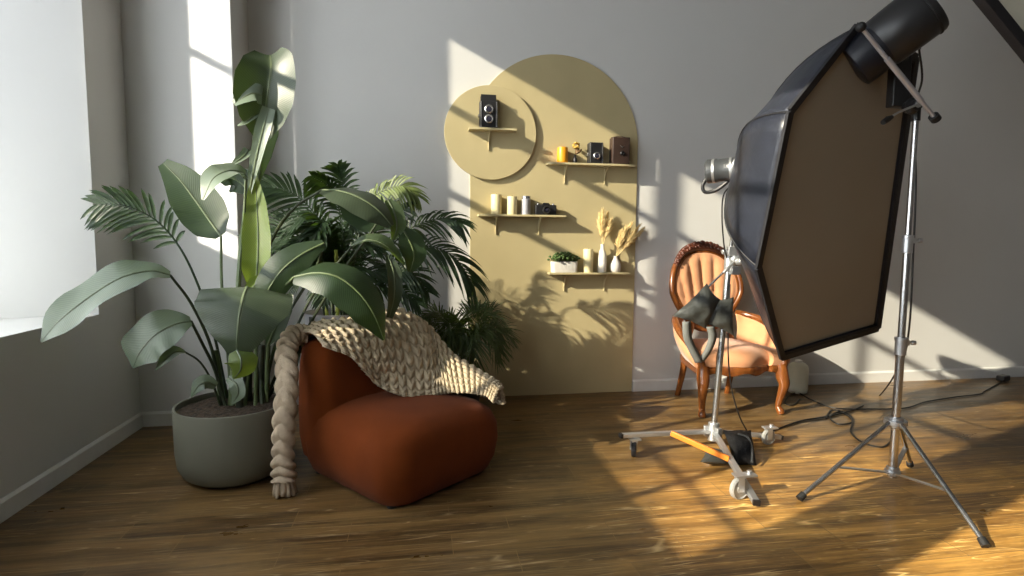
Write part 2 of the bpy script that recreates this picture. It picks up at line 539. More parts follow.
# ------------------------------------------------------------------ the room
XP, YP = -2.044, -.348           # the corner pier: right side and front
XR, YF, ZC = 6.6, -8.6, 4.35
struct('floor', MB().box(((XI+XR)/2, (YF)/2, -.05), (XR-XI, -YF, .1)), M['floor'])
struct('ceiling', MB().box(((XO+XR)/2, YF/2, ZC+.06), (XR-XO+.4, -YF+.4, .12)), M['ceil'])
struct('wall_back', MB().box(((XP-.6+XR)/2, .1, ZC/2), (XR-XP+.6, .2, ZC)), M['wall'])
struct('wall_corner_pier', MB().box(((XI-.3+XP)/2, YP/2, ZC/2), (XP-XI+.3, -YP, ZC)), M['wall'])
struct('wall_right', MB().box((XR+.1, YF/2, ZC/2), (.2, -YF, ZC)), M['darkwall'])
struct('wall_front', MB().box(((XI+XR)/2, YF-.1, ZC/2), (XR-XI, .2, ZC)), M['darkwall'])
b = MB()
xm, dx = (XI+XO)/2, XI-XO
edges = [YP]
i_ = 0
for (a, c) in WINS:
    e = edges[-1]                                                      # pier, its far jamb splayed
    sp = .31*dx if not i_ else 0
    b.prism([(XI, e, 0), (XI, c, 0), (XO, c-sp, 0), (XO, e, 0)], (0, 0, ZC))
    i_ += 1
    b.box((xm, (a+c)/2, ZS/2), (dx, c-a, ZS))                          # below the sill
    b.box((xm, (a+c)/2, (ZH+ZC)/2), (dx, c-a, ZC-ZH))                  # above the head
    edges.append(a)
b.box((xm, (YF-.2+edges[-1])/2, ZC/2), (dx, edges[-1]-YF+.2, ZC))
struct('wall_left', b, M['wall'])
for i, (a, c) in enumerate(WINS):
    if i == 0:
        c -= .31*dx
    fr = MB()
    xw = XO+.04
    t = .035
    low = 1.575
    fr.box((xw, a+t/2, (ZS+ZH)/2), (.07, t, ZH-ZS)); fr.box((xw, c-.012, (ZS+ZH)/2), (.07, .024, ZH-ZS))
    fr.box((xw, (a+c)/2, ZH-.012), (.07, c-a, .024))
    for z in (2.715, 3.295, 1.765):
        fr.box((xw, (a+c)/2, z), (.03, c-a, .045 if z > 2 else .022))
    for y in ((-1.61, -2.275, -2.94) if i == 0 else [a+(c-a)*k/3 for k in (1, 2)]):
        fr.box((xw, y, (ZS+ZH)/2), (.04, .075 if y > -2 else .028, ZH-ZS))
    w = struct('window_%d' % (i+1), fr, M['white'])
    obj('light_diffuser_pane', MB().box((xw, (a+c)/2, (ZS+low)/2), (.006, c-a-.03, low-ZS)), M['frosted'], w)  # added, unseen: stops the low sun and spreads it as soft light
    obj('lower_rail', MB().box((xw, (a+c)/2, low), (.06, c-a-.03, .05)), M['white'], w)
    obj('pane', MB().box((xw, (a+c)/2, (low+ZH)/2), (.006, c-a-.03, ZH-low-.02)), M['glass'], w)
# unseen leafy branches added outside to dapple the sun on the way in
m = MB()
def outleaf(p, r):
    n = Vector((random.gauss(0, 1), random.gauss(0, 1), random.gauss(0, 1))).normalized()
    a_, b_ = frame(n)
    m.add([p-a_*r, p-b_*r*.45, p+a_*r, p+b_*r*.45], [(0, 1, 2, 3)])
ORG = Vector((-6.6, 0, 0))
def opos(y0, z0):        # the point outside that shades (y0, z0) of the window plane
    t = (ORG.x-XO)
    return Vector((ORG.x, y0+.39*t, z0-.50*t))
for (y0, z0, sy, sz, cnt) in ((-4.4, 2.6, .5, .6, 150), (-2.92, 2.0, .10, .06, 10), (-3.3, 1.95, .10, .08, 16), (-3.1, 2.35, .16, .16, 26), (-2.2, 2.45, .2, .2, 14)):
    q = opos(y0, z0)
    for k in range(cnt):
        outleaf(q+Vector((random.gauss(0, .3), random.gauss(0, sy), random.gauss(0, sz))), random.uniform(.035, .08))
o = obj('dapple_branches', m, M['leafdark'], smooth=0)
o['kind'] = 'stuff'
o['label'] = 'unseen leafy branches added outside the window to dapple the sun'
o['category'] = 'foliage'
# baseboards
def skirt(name, a, c, n, h=.088, t=.016):
    a, c, n = Vector(a), Vector(c), Vector(n)
    prof = [(0, 0), (t, 0), (t, h-.012), (t*.35, h), (0, h)]
    struct(name, MB().prism([a+n*u+Vector((0, 0, w)) for u, w in prof], c-a), M['white'])
skirt('baseboard_back', (.622, 0, 0), (XR, 0, 0), (0, -1, 0))
skirt('baseboard_back_left', (XP+.016, 0, 0), (-.612, 0, 0), (0, -1, 0))
skirt('baseboard_left', (XI, YF, 0), (XI, YP, 0), (1, 0, 0))
skirt('baseboard_pier', (XI, YP, 0), (XP+.016, YP, 0), (0, -1, 0))
skirt('baseboard_pier_side', (XP, YP, 0), (XP, 0, 0), (1, 0, 0))

# ------------------------------------------------------------------ arched panel, disc and shelves
PT = .010
pts = [(-.61, 0), (.615, 0), (.615, 1.825)]
arc = [(.0025+.6125*math.cos(a), 1.825+.6125*math.sin(a)) for a in [math.pi*k/48 for k in range(1, 48)]]
pts = pts+arc+[(-.61, 1.825)]
tag(obj('arched_panel', MB().prism([(x, -.001, z+.002) for x, z in pts], (0, -PT, 0)), M['panel'], bevel=.0015),
    'tall khaki panel with a round arched top standing against the grey wall', 'wall panel')
dc, dr = Vector((-.468, 0, 1.878)), .322
tag(obj('round_panel', MB().prism([(dc.x+dr*math.cos(2*math.pi*k/72), -PT-.006, dc.z+dr*math.sin(2*math.pi*k/72)) for k in range(72)], (0, -.018, 0)), M['panel'], bevel=.002),
    'khaki wooden disc mounted over the left edge of the arched panel', 'wall panel')
SD = .088        # shelf depth
def shelf(x0, x1, z, back, brackets, label, label_round=None, d=SD, th=.014):
    t = thing('wall_shelf', ((x0+x1)/2, back, z-.12), label, 'shelf', 'narrow khaki shelves')
    r = .05
    poly = [(x1, back), (x0, back)]
    if label_round == 'left':
        poly += [(x0+r*(1-math.cos(a)), back-d+r*(1-math.sin(a))) for a in [math.pi/2*k/8 for k in range(9)]]
    else:
        poly += [(x0, back-d)]
    poly += [(x1, back-d)]
    obj('shelf_board', MB().prism([(x, y, z-th) for x, y in poly], (0, 0, th)), M['shelf'], t, bevel=.0015)
    for bx in brackets:
        m = MB()
        m.bar((bx, back-.0025, z-th), (bx, back-.0025, z-th-.125), .016, .005, Vector((1, 0, 0)))
        m.bar((bx, back, z-th-.0025), (bx, back-d*.9, z-th-.0025), .016, .005)
        m.tube([(bx, back-.004, z-th-.10), (bx, back-d*.35, z-th-.045), (bx, back-d*.85, z-th-.005)], .0045, 8, n=10)
        obj('bracket', m, M['shelf'], t)
    return t
back_d, back_p = -PT-.024, -PT-.001
def wx(px, py, y):
    return P(px, py, y)
S1, S2, S3, S4 = wx(469, 127, -.11), wx(478.5, 214, -.09), wx(548, 162, -.09), wx(549, 272.7, -.09)
S1r, S2r, S3r, S4r = wx(516.5, 127, -.11), wx(566, 214, -.09), wx(635, 162, -.09), wx(630, 272.7, -.09)
shelf(S1.x, S1r.x, S1.z, back_d, [(S1.x+S1r.x)/2-.02], 'short khaki shelf on the wooden disc')
shelf(S2.x, S2r.x, S2.z, back_p, [S2.x+.13, S2r.x-.18], 'khaki shelf holding two cream candles, a silver canister and a black camera')
shelf(S3.x, S3r.x, S3.z, back_p, [S3.x+.14, S3r.x-.20], 'khaki shelf with a rounded end holding the amber candle and box cameras', 'left')
shelf(S4.x, S4r.x, S4.z, back_p, [S4.x+.13, S4r.x-.17], 'lowest khaki shelf holding the planter and two vases of pampas grass')

# items on the shelves
def tlr(name, px0, px1, pyt, S, y, label, body, trim, lenses=(.32, .68), hood=True):
    """box camera with two lenses; px0..px1 its width, pyt its top"""
    a, c = P(px0, 130, y), P(px1, 130, y)
    w = c.x-a.x
    h = P((px0+px1)/2, pyt, y).z-S.z
    x = (a.x+c.x)/2
    d = .07
    t = thing(name, (x, y, S.z), label, 'camera')
    hb = h*(.80 if hood else 1)
    obj('body', MB().box((x, y+d/2-.03, S.z+hb/2), (w, d, hb)), M[body], t, bevel=.004)
    f = y-.03
    for sx in (-1, 1):
        obj('side_trim', MB().box((x+sx*w*.44, f-.001, S.z+hb/2), (w*.07, .004, hb*.94)), M[trim], t)
    for k, z in enumerate(lenses):
        l = obj('lens', MB().lathe([(w*.25, 0), (w*.25, .012), (w*.20, .016), (w*.19, .010), (.0, .010)], (x, f, S.z+hb*z), (0, -1, 0), 24), M['silver'], t)
        obj('glass', MB().lathe([(w*.18, .006), (w*.14, .0135), (0, .015)], (x, f, S.z+hb*z), (0, -1, 0), 20), M['lens'], l)
    obj('focus_knob', MB().lathe([(.012, 0), (.012, .009), (.009, .011)], (x-w/2, y, S.z+hb*.45), (-1, 0, 0), 18), M['silver'], t)
    if hood:
        m = MB()
        m.box((x, y-.012, S.z+hb+(h-hb)/2), (w*.86, .003, h-hb)); m.box((x-w*.42, y+.012, S.z+hb+(h-hb)*.4), (.003, .05, (h-hb)*.8))
        m.box((x+w*.42, y+.012, S.z+hb+(h-hb)*.4), (.003, .05, (h-hb)*.8)); m.box((x, y+.036, S.z+hb+(h-hb)*.45), (w*.86, .003, (h-hb)*.9))
        obj('viewing_hood', m, M[body], t)
    return t
yi = back_p-.045
tlr('twin_lens_camera', 479.5, 497, 95, S1, back_d-.048, 'black twin lens camera with raised viewing hood on the disc shelf', 'camera', 'silver')
tlr('box_camera', 589, 602.5, 143, S3, yi, 'small black box camera with silver trim and round lens', 'camera', 'silver', lenses=(.36,), hood=False)
# dark brown box camera: simple face
a, c = P(611, 150, yi), P(628, 150, yi)
t = thing('box_camera', ((a.x+c.x)/2, yi, S3.z), 'tall dark brown box camera beside the silver trimmed one', 'camera')
hb = P(620, 138, yi).z-S3.z
obj('body', MB().box(((a.x+c.x)/2, yi, S3.z+hb/2), (c.x-a.x, .078, hb)), M['brown'], t, bevel=.005)
obj('lens', MB().lathe([(.017, 0), (.017, .008), (.012, .012), (.011, .006), (0, .006)], ((a.x+c.x)/2+.006, yi-.039, S3.z+hb*.40), (0, -1, 0), 20), M['dark'], t)
obj('emblem', MB().prism([((a.x+c.x)/2-.018, yi-.040, S3.z+hb*.72), ((a.x+c.x)/2+.004, yi-.040, S3.z+hb*.60), ((a.x+c.x)/2+.022, yi-.040, S3.z+hb*.68), ((a.x+c.x)/2+.004, yi-.040, S3.z+hb*.64)], (0, -.002, 0)), M['silver'], t)
obj('carry_strap', MB().tube([((a.x), yi, S3.z+hb), ((a.x+c.x)/2, yi, S3.z+hb+.012), (c.x, yi, S3.z+hb)], .003, 6, n=9), M['brown'], t)
a = P(604, 161, yi-.02)
tag(obj('flat_case', MB().box((a.x+.02, yi-.02, S3.z+.004), (.075, .03, .008)), M['dark'], bevel=.002), 'thin dark flat case lying between the two box cameras', 'case')
def candle(px0, px1, pyt, S, y, mat, label, group=None, wick=True, r_top=1):
    a, c = P(px0, pyt+10, y), P(px1, pyt+10, y)
    r = (c.x-a.x)/2
    x = (a.x+c.x)/2
    h = P((px0+px1)/2, pyt, y).z-S.z
    t = thing('pillar_candle', (x, y, S.z), label, 'candle', group)
    obj('wax', MB().lathe([(r*.97, 0), (r, .004), (r*r_top, h-.004), (r*.95*r_top, h), (r*.8*r_top, h-.003), (.001, h-.005)], (x, y, S.z), seg=28), M[mat], t)
    obj('wick', MB().tube([(x, y, S.z+h-.006), (x+.001, y, S.z+h+.003), (x+.004, y, S.z+h+.008)], .0012, 6, n=6), M['dark'], t)
candle(491, 501.5, 194.5, S2, yi, 'cream', 'thick cream pillar candle, first on its shelf and the taller of two')
candle(507, 517, 196.5, S2, yi, 'cream', 'cream pillar candle standing next to the silver canister')
candle(583.5, 593, 249, S4, yi, 'cream', 'cream pillar candle on the lowest shelf beside the white bottle vase')
candle(557, 568, 147.5, S3, yi, 'amber', 'short amber orange candle at the rounded shelf end', r_top=.93)
a, c = P(521.5, 205, yi), P(530.5, 205, yi)
r = (c.x-a.x)/2; x = (a.x+c.x)/2; h = P(526, 196, yi).z-S2.z
t = thing('canister', (x, yi, S2.z), 'slim brushed silver canister between a candle and the black camera', 'canister')
obj('body', MB().lathe([(r*.98, 0), (r, .002), (r, h-.022), (r*.96, h-.021)], (x, yi, S2.z)), M['zinc'], t)
obj('lid', MB().lathe([(r*1.01, h-.021), (r*1.01, h-.002), (r*.9, h), (0, h)], (x, yi, S2.z)), M['silver'], t)
# black 35 mm camera
a, c = P(535, 205, yi), P(556, 205, yi)
x, w, h = (a.x+c.x)/2, c.x-a.x, P(545, 203, yi).z-S2.z
t = thing('compact_camera', (x, yi, S2.z), 'wide black camera at the end of the shelf of cream candles', 'camera')
obj('body', MB().box((x, yi, S2.z+h*.42), (w, .045, h*.84)), M['camera'], t, bevel=.006)
obj('top_plate', MB().prism([(x-w*.20, yi-.02, S2.z+h*.84), (x-w*.12, yi-.02, S2.z+h), (x+w*.12, yi-.02, S2.z+h), (x+w*.20, yi-.02, S2.z+h*.84)], (0, .04, 0)), M['camera'], t, bevel=.002)
l = obj('lens', MB().lathe([(.027, 0), (.027, .016), (.023, .026), (.020, .026), (.018, .018), (0, .018)], (x, yi-.022, S2.z+h*.42), (0, -1, 0), 28), M['dark'], t)
obj('glass', MB().lathe([(.017, .015), (.012, .021), (0, .023)], (x, yi-.022, S2.z+h*.42), (0, -1, 0), 20), M['lens'], l)
for sx in (-.36, .36):
    obj('dial', MB().lathe([(.010, 0), (.010, .008), (.008, .010)], (x+w*sx, yi, S2.z+h*.84), seg=18), M['silver'], t)
# dried flower in a small dark bottle
p0 = P(575, 160, yi)
t = thing('dried_flower', (p0.x, yi, S3.z), 'dried yellow flower with brown leaves in a tiny dark bottle', 'flower')
obj('bottle', MB().lathe([(.014, 0), (.016, .006), (.016, .034), (.008, .044), (.008, .056), (.010, .058)], (p0.x, yi, S3.z), seg=20), M['dark'], t)
obj('stem', MB().tube([(p0.x, yi, S3.z+.05), (p0.x+.002, yi, S3.z+.08), (p0.x+.004, yi-.004, S3.z+.11)], .002, 6, n=8), M['leaffig'], t)
m = MB(); q = Vector((p0.x+.006, yi-.004, S3.z+.125))
for k in range(26):
    u = Vector((random.gauss(0, 1), random.gauss(0, 1), random.gauss(0, 1))).normalized()
    m.ball(q+u*.020, .010, 8, 5, (1, 1, .6))
obj('flower_head', m, M['yellow'], t)
for dxx, dz, w in ((.028, .125, .016), (.030, .075, .013), (.048, .082, .012)):
    m = MB()
    rows = []
    for i in range(8):
        u = i/7
        cc = Vector((p0.x+.004+dxx*u, yi-.006*math.sin(3*u), S3.z+.065+(dz-.045)*u))
        ww = w*math.sin(math.pi*min(1, u*.95+.03))
        rows.append([cc+Vector((.5*ww, 0, -.7*ww)), cc+Vector((0, -.004, 0)), cc-Vector((.5*ww, 0, -.7*ww))])
    m.grid(rows)
    obj('dry_leaf', m, M['leaffig'], t, solid=.001)
# white planter with succulent
a, c = P(551, 265, yi), P(577, 265, yi)
x, w, h = (a.x+c.x)/2, c.x-a.x, P(564, 261.5, yi).z-S4.z
t = thing('succulent_planter', (x, yi, S4.z), 'white oblong planter of dark green succulents', 'plant')
m = MB()
def rr_(w_, d_, z, r=.02):
    return [(x+sx*(w_/2-r)+r*math.cos(a_), yi+sy*(d_/2-r)+r*math.sin(a_), z) for sx, sy, a0 in ((1, 1, 0), (-1, 1, 90), (-1, -1, 180), (1, -1, 270)) for a_ in [R(a0+k*22.5) for k in range(5)]]
m.grid([[Vector(p) for p in rr_(w*k, .078*k2, S4.z+zz)] for k, k2, zz in ((.94, .9, .001), (.97, .95, .008), (1, 1, h), (.93, .85, h), (.92, .84, h-.012), (.4, .3, h-.012))], wrap=True)
m.f.append(tuple(range(20))[::-1])
obj('pot', m, M['ceramic'], t)
m = MB()
for k in range(130):
    bx, by = x+random.uniform(-.44, .44)*w, yi+random.uniform(-.03, .03)
    hh = .085*(1-(2*abs(bx-x)/w)**2*.6)*random.uniform(.5, 1)
    u = Vector((random.gauss(0, .5), random.gauss(0, .5)-.2, 1)).normalized()
    bp = Vector((bx, by, S4.z+h-.010))
    m.ball(bp+u*hh, .011, 7, 5, (1, 1, .7)); m.tube([bp, bp+u*hh], .0015, 4)
obj('foliage', m, M['succulent'], t, smooth=0)
# vases with pampas
def pampas(t, base, tips, mat, L0=.0):
    for tip in tips:
        tip = Vector(tip)
        obj('stalk', MB().tube([base, base.lerp(tip, .5)+Vector((.0, 0, .004)), tip], .0016, 5, n=8), M[mat], t)
        m = MB()
        d = (tip-base)
        Lp = d.length
        for k in range(300):
            u = random.uniform(.30, 1.0)
            s0 = base+d*u
            sp = .0125*(1.25-abs(u-.62)*2.0)
            e = s0+d.normalized()*random.uniform(.03, .06)+Vector((random.gauss(0, 1), random.gauss(0, .7), random.gauss(0, .6)-.1))*sp
            m.tube([s0, s0.lerp(e, .5)+Vector((0, 0, .004)), e], [.0019, .0016, .0006], 3)
        obj('plume', m, M[mat], t, smooth=0)
p0 = P(602, 270, yi)
t = thing('bottle_vase', (p0.x, yi, S4.z), 'slim white bottle vase with upright pampas grass', 'vase')
h = P(602, 244, yi).z-S4.z
obj('bottle', MB().lathe([(.026, 0), (.031, .006), (.032, h*.35), (.031, h*.55), (.024, h*.72), (.013, h*.84), (.013, h*.97), (.016, h), (.011, h), (.010, h*.9)], (p0.x, yi, S4.z)), M['ceramic'], t)
pampas(t, Vector((p0.x, yi, S4.z+h*.9)), [P(603, 214, yi-.01), P(607, 218, yi+.01), P(600, 219, yi), P(610, 224, yi-.01)], 'tan')
p1 = P(615.5, 270, yi)
t = thing('bulb_vase', (p1.x, yi, S4.z), 'small pale grey bulb vase with pampas grass leaning over the panel edge', 'vase')
h = P(615, 256, yi).z-S4.z
obj('bottle', MB().lathe([(.026, 0), (.036, .010), (.040, h*.38), (.036, h*.55), (.018, h*.82), (.014, h*.92), (.017, h), (.012, h), (.011, h*.9)], (p1.x, yi, S4.z)), M['greyceramic'], t)
pampas(t, Vector((p1.x, yi, S4.z+h*.9)), [P(637, 229, yi-.01), P(630, 227, yi+.005), P(625, 231, yi-.015), P(634, 238, yi), P(641, 231, yi-.02), P(620, 235, yi+.005)], 'tan')

# ------------------------------------------------------------------ leaves and fronds
def leaf_rows(mid, width, n0, n1=None, cup=.15, wave=.0, prof=None, n=22, m=9, twist=0, ph=0):
    c = spline(mid, n)
    n0 = Vector(n0); n1 = Vector(n1) if n1 is not None else n0
    rows = []
    for i, p in enumerate(c):
        u = i/(n-1)
        t = (c[min(i+1, n-1)]-c[max(i-1, 0)]).normalized()
        nn = n0.lerp(n1, u)
        s = t.cross(nn)
        if s.length < 1e-4: s = Vector((1, 0, 0))
        s.normalize()
        nn = s.cross(t).normalized()
        if prof:
            w = lerp_list(prof, u)
        else:
            w = min(1, (u/.28+.02)**.55)*max(0, 1-max(0, (u-.42)/.58)**2.1)**.75
        w = max(w, .01)*width/2
        row = []
        for j in range(m):
            q = 2*j/(m-1)-1
            zz = cup*w*(abs(q)**1.4)*1.0+wave*math.sin(u*17+ph+q*1.5)*abs(q)*w
            row.append(p+s*q*w*(1-.10*cup)+nn*zz)
        rows.append(row)
    return rows
def leaf(parent, mid, width, n0, n1=None, mat='leaf', stem=None, stem_r=(.009, .006), stem_mat='stem', name='leaf', label=None, **k):
    mb = MB().grid(leaf_rows(mid, width, n0, n1, **k))
    o = obj(name, mb, M[mat], parent, smooth=0)
    if label: o['label'] = label
    c = spline(mid, 14)
    rb = MB().tube(c, [.0055, .0045, .001], 6)
    obj('midrib', rb, M['rib'] if mat != 'leafdark' else M['stem'], o)
    if stem:
        obj('leaf_stalk', MB().tube(stem, list(stem_r), 8, n=16), M[stem_mat], parent)
    return o
def frond(parent, rachis, llen, nrm, nl=26, mat='frond', droop=.35, ang=55, w=.017, start=.12, stem_r=(.006, .0015), stem_mat='darkstem', name='frond', jit=.12, fold=.25):
    n = 40
    c = spline(rachis, n)
    mb = MB()
    mb.tube(c, list(stem_r), 6)
    nrm = Vector(nrm)
    for k in range(nl):
        u = start+(1-start)*(k+.5)/nl
        i = min(int(u*(n-1)), n-2)
        p = c[i].lerp(c[i+1], u*(n-1)-i)
        t = (c[i+1]-c[i]).normalized()
        s = t.cross(nrm).normalized()
        nn = s.cross(t).normalized()
        q = (u-start)/(1-start)
        L = llen*(math.sin(math.pi*(.16+.74*q)))**.8*random.uniform(.88, 1.08)
        a = R(ang*(1-.45*q)+random.uniform(-8, 8))
        for sg in (-1, 1):
            d = (t*math.cos(a)+s*sg*math.sin(a)+nn*(fold+random.uniform(-jit, jit))).normalized()
            rows = []
            ns = 6
            wd_ = d.cross(nn).normalized()
            for r in range(ns):
                v = r/(ns-1)
                cc = p+d*L*v+Vector((0, 0, -1))*droop*L*v*v
                hw = w/2*(math.sin(math.pi*min(1, .12+.86*v))**.7)*(1 if v < 1 else .1)
                rows.append([cc+wd_*hw, cc-nn*hw*.35, cc-wd_*hw])
            mb.grid(rows)
    return obj(name, mb, M[mat], parent, smooth=0)

# ------------------------------------------------------------------ big plant in the grey-green pot
PC = Vector((-1.850, -1.145, 0))
plant = thing('bird_of_paradise_plant', PC, 'tall broad-leaved potted plant in a round grey-green pot', 'potted plant')
HP = .35
obj('pot', MB().lathe([(.165, .0), (.190, .004), (.228, .030), (.250, .075), (.257, .14), (.260, HP-.008), (.258, HP), (.249, HP), (.247, HP-.01), (.243, HP-.06), (.05, HP-.055)], PC, seg=56), M['pot'], plant, smooth=50)
m = MB()
rows = []
for i in range(12):
    r = .243*i/11+.001
    rows.append([PC+Vector((r*math.cos(2*math.pi*k/40), r*math.sin(2*math.pi*k/40), HP-.022+.016*noise.noise(Vector((r*30*math.cos(2*math.pi*k/40), r*30*math.sin(2*math.pi*k/40), 1))))) for k in range(40)])
m.grid(rows, wrap=True)
obj('soil', m, M['soil'], plant)
base = lambda px, y=-1.13: Vector((P(px, 396, y).x, y, HP-.04))
# thick leaf sheaths at the base
for px, tx, ty, y, r in ((222, 216, 350, -1.05, .018), (232, 236, 340, -1.10, .024), (246, 250, 335, -1.03, .026), (258, 262, 345, -1.08, .022), (240, 232, 355, -1.15, .018), (265, 268, 330, -1.0, .022)):
    obj('leaf_sheath', MB().tube([base(px, y), P(tx, ty, y)], [r, r*.6], 12), M['sheath'] if px > 235 else M['stem'], plant)
UPV, CAMV = Vector((0, 0, 1)), Vector((.15, -1, .15))
# far reaching lower leaf toward the window
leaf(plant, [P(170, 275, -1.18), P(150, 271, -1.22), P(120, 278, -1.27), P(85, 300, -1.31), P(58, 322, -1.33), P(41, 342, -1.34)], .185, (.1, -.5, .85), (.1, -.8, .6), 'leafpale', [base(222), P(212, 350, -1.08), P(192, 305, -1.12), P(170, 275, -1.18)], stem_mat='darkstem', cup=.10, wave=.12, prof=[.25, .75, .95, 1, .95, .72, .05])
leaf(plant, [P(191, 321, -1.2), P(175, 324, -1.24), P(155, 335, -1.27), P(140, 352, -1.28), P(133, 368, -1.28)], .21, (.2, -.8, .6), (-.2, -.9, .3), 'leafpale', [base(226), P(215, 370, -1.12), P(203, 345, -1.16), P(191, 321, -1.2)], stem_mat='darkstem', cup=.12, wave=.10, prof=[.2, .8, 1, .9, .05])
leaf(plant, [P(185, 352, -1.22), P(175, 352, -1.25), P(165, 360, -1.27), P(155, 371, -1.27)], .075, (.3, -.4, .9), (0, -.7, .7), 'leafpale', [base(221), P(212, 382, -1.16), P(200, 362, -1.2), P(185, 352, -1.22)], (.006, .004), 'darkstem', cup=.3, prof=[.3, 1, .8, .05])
# big front leaf hanging down
leaf(plant, [P(247, 287, -1.28), P(243, 298, -1.36), P(239, 318, -1.40), P(237, 340, -1.41), P(236, 358, -1.39)], .40, (.1, -.8, .5), (0, -1, .1), 'leafmid', [base(244), P(252, 340, -1.0), P(256, 300, -1.1), P(247, 287, -1.28)], cup=-.16, wave=.05, prof=[.95, 1.0, .95, .72, .42, .16], n=26, m=13)
leaf(plant, [P(237, 350, -1.40), P(241, 360, -1.43), P(240, 371, -1.42), P(233, 379, -1.38)], .13, (.2, -.8, .5), (.2, -.9, -.2), 'leafbright', cup=-.35, wave=.1, prof=[.5, 1, .8, .05])
# left leaf rising to the pier
leaf(plant, [P(221, 236, -1.06), P(212, 224, -1.03), P(198, 204, -1.0), P(180, 180, -.97), P(163, 163, -.95)], .225, (.35, -1, -.2), (.3, -1, -.1), 'leafdark', [base(232), P(228, 350, -1.06), P(222, 290, -1.06), P(221, 236, -1.06)], (.010, .006), cup=.14, prof=[.25, .80, 1.0, .95, .62, .25], wave=.03)
# folded horizontal leaf
leaf(plant, [P(246, 176, -1.12), P(236, 171, -1.15), P(224, 172, -1.2), P(212, 180, -1.23), P(203, 200, -1.25)], .15, (0, -.55, .8), (-.4, -.85, .3), 'leafpale', [P(243, 250, -1.06), P(246, 176, -1.12)], (.007, .006), cup=.15, prof=[.55, .95, 1, .85, .12])
leaf(plant, [P(248, 190, -1.06), P(240, 182, -1.04), P(230, 178, -1.04), P(222, 184, -1.06)], .14, (0, -1, .1), None, 'leafdark', cup=.1, prof=[.5, 1, .9, .25])
# tallest leaf, its blade folded up the middle
leaf(plant, [P(262, 140, -1.06), P(265, 116, -1.08), P(268, 92, -1.09), P(271, 68, -1.08), P(270, 55, -1.03)], .285, (.05, -1, .1), (.05, -1, .0), 'leafmid', [base(238), P(237, 330, -1.06), P(240, 260, -1.04), P(246, 205, -1.02), P(254, 168, -1.04), P(262, 140, -1.06)], (.014, .008), cup=.55, prof=[.22, .72, .98, .98, .80, .45], wave=.03, n=26, m=13)
leaf(plant, [P(262, 96, -1.12), P(254, 93, -1.14), P(244, 97, -1.15), P(234, 104, -1.15)], .115, (0, -.9, .4), (-.3, -.8, .5), 'leafpale', cup=.1, prof=[.9, 1, .8, .35])
leaf(plant, [P(249, 195, -1.07), P(256, 160, -1.09), P(263, 130, -1.11), P(269, 108, -1.11)], .075, (-.3, -1, .1), (.2, -1, .1), 'leafpale', cup=.25, prof=[.3, .8, 1, .8])
leaf(plant, [P(258, 182, -1.0), P(262, 155, -.98), P(268, 132, -.98), P(274, 112, -1.0)], .10, (.3, -1, 0), None, 'leaf', cup=.2, prof=[.2, .9, 1, .6])
leaf(plant, [P(249, 150, -1.05), P(244, 156, -1.08), P(236, 162, -1.1), P(230, 166, -1.1)], .05, (.2, -.8, .5), None, 'leafpale', cup=.3, prof=[1, .9, .6, .1])
leaf(plant, [P(259, 112, -1.08), P(252, 117, -1.1), P(244, 123, -1.12), P(237, 126, -1.12)], .045, (.2, -.8, .5), None, 'leafpale', cup=.3, prof=[1, .9, .6, .1])
# young bright leaf lit from behind
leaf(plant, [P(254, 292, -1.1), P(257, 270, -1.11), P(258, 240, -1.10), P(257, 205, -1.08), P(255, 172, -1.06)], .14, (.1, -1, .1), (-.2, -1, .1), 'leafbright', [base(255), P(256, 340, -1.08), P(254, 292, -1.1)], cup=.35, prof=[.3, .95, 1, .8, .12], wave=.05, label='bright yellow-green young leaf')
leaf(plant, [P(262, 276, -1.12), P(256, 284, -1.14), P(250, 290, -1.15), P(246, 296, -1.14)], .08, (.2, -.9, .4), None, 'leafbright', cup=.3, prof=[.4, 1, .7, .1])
# leaves leaning right across the palm
leaf(plant, [P(322, 190, -.95), P(340, 191, -.99), P(360, 198, -1.02), P(378, 210, -1.03), P(392, 226, -1.02)], .20, (.0, -.45, .9), (.2, -.7, .6), 'leafmid', [base(262), P(258, 320, -1.0), P(268, 250, -.95), P(292, 210, -.93), P(322, 190, -.95)], (.011, .007), 'darkstem', cup=-.25, prof=[.3, .9, 1, .9, .2], wave=.04)
leaf(plant, [P(342, 195, -.90), P(355, 208, -.90), P(370, 220, -.90), P(385, 226, -.90)], .17, (.0, -1, .1), None, 'leafdark', cup=.1, prof=[.4, 1, .9, .2])
leaf(plant, [P(324, 243, -1.15), P(302, 254, -1.18), P(282, 270, -1.2), P(268, 290, -1.2), P(260, 306, -1.18)], .165, (.1, -.9, .35), (.1, -1, .1), 'leafdark', [base(262, -1.02), P(280, 330, -1.02), P(315, 270, -1.08), P(324, 243, -1.15)], (.009, .006), 'darkstem', cup=-.25, prof=[.25, .8, 1, .85, .2], wave=.04)
leaf(plant, [P(294, 277, -1.22), P(316, 273, -1.26), P(338, 277, -1.29), P(358, 292, -1.30), P(373, 313, -1.30), P(384, 340, -1.28)], .215, (.0, -.65, .75), (.45, -.8, .35), 'leafdark', [base(266, -1.1), P(268, 350, -1.08), P(275, 300, -1.14), P(294, 277, -1.22)], (.010, .006), cup=-.30, prof=[.35, .85, 1, 1, .8, .06], wave=.04, n=26)
leaf(plant, [P(352, 246, -1.02), P(368, 240, -1.04), P(386, 246, -1.04), P(404, 264, -1.02)], .10, (.2, -.6, .8), None, 'leaf', [base(264, -1.03), P(310, 300, -1.0), P(352, 246, -1.02)], (.008, .005), 'darkstem', cup=.4, prof=[.2, .8, 1, .15], wave=.06)
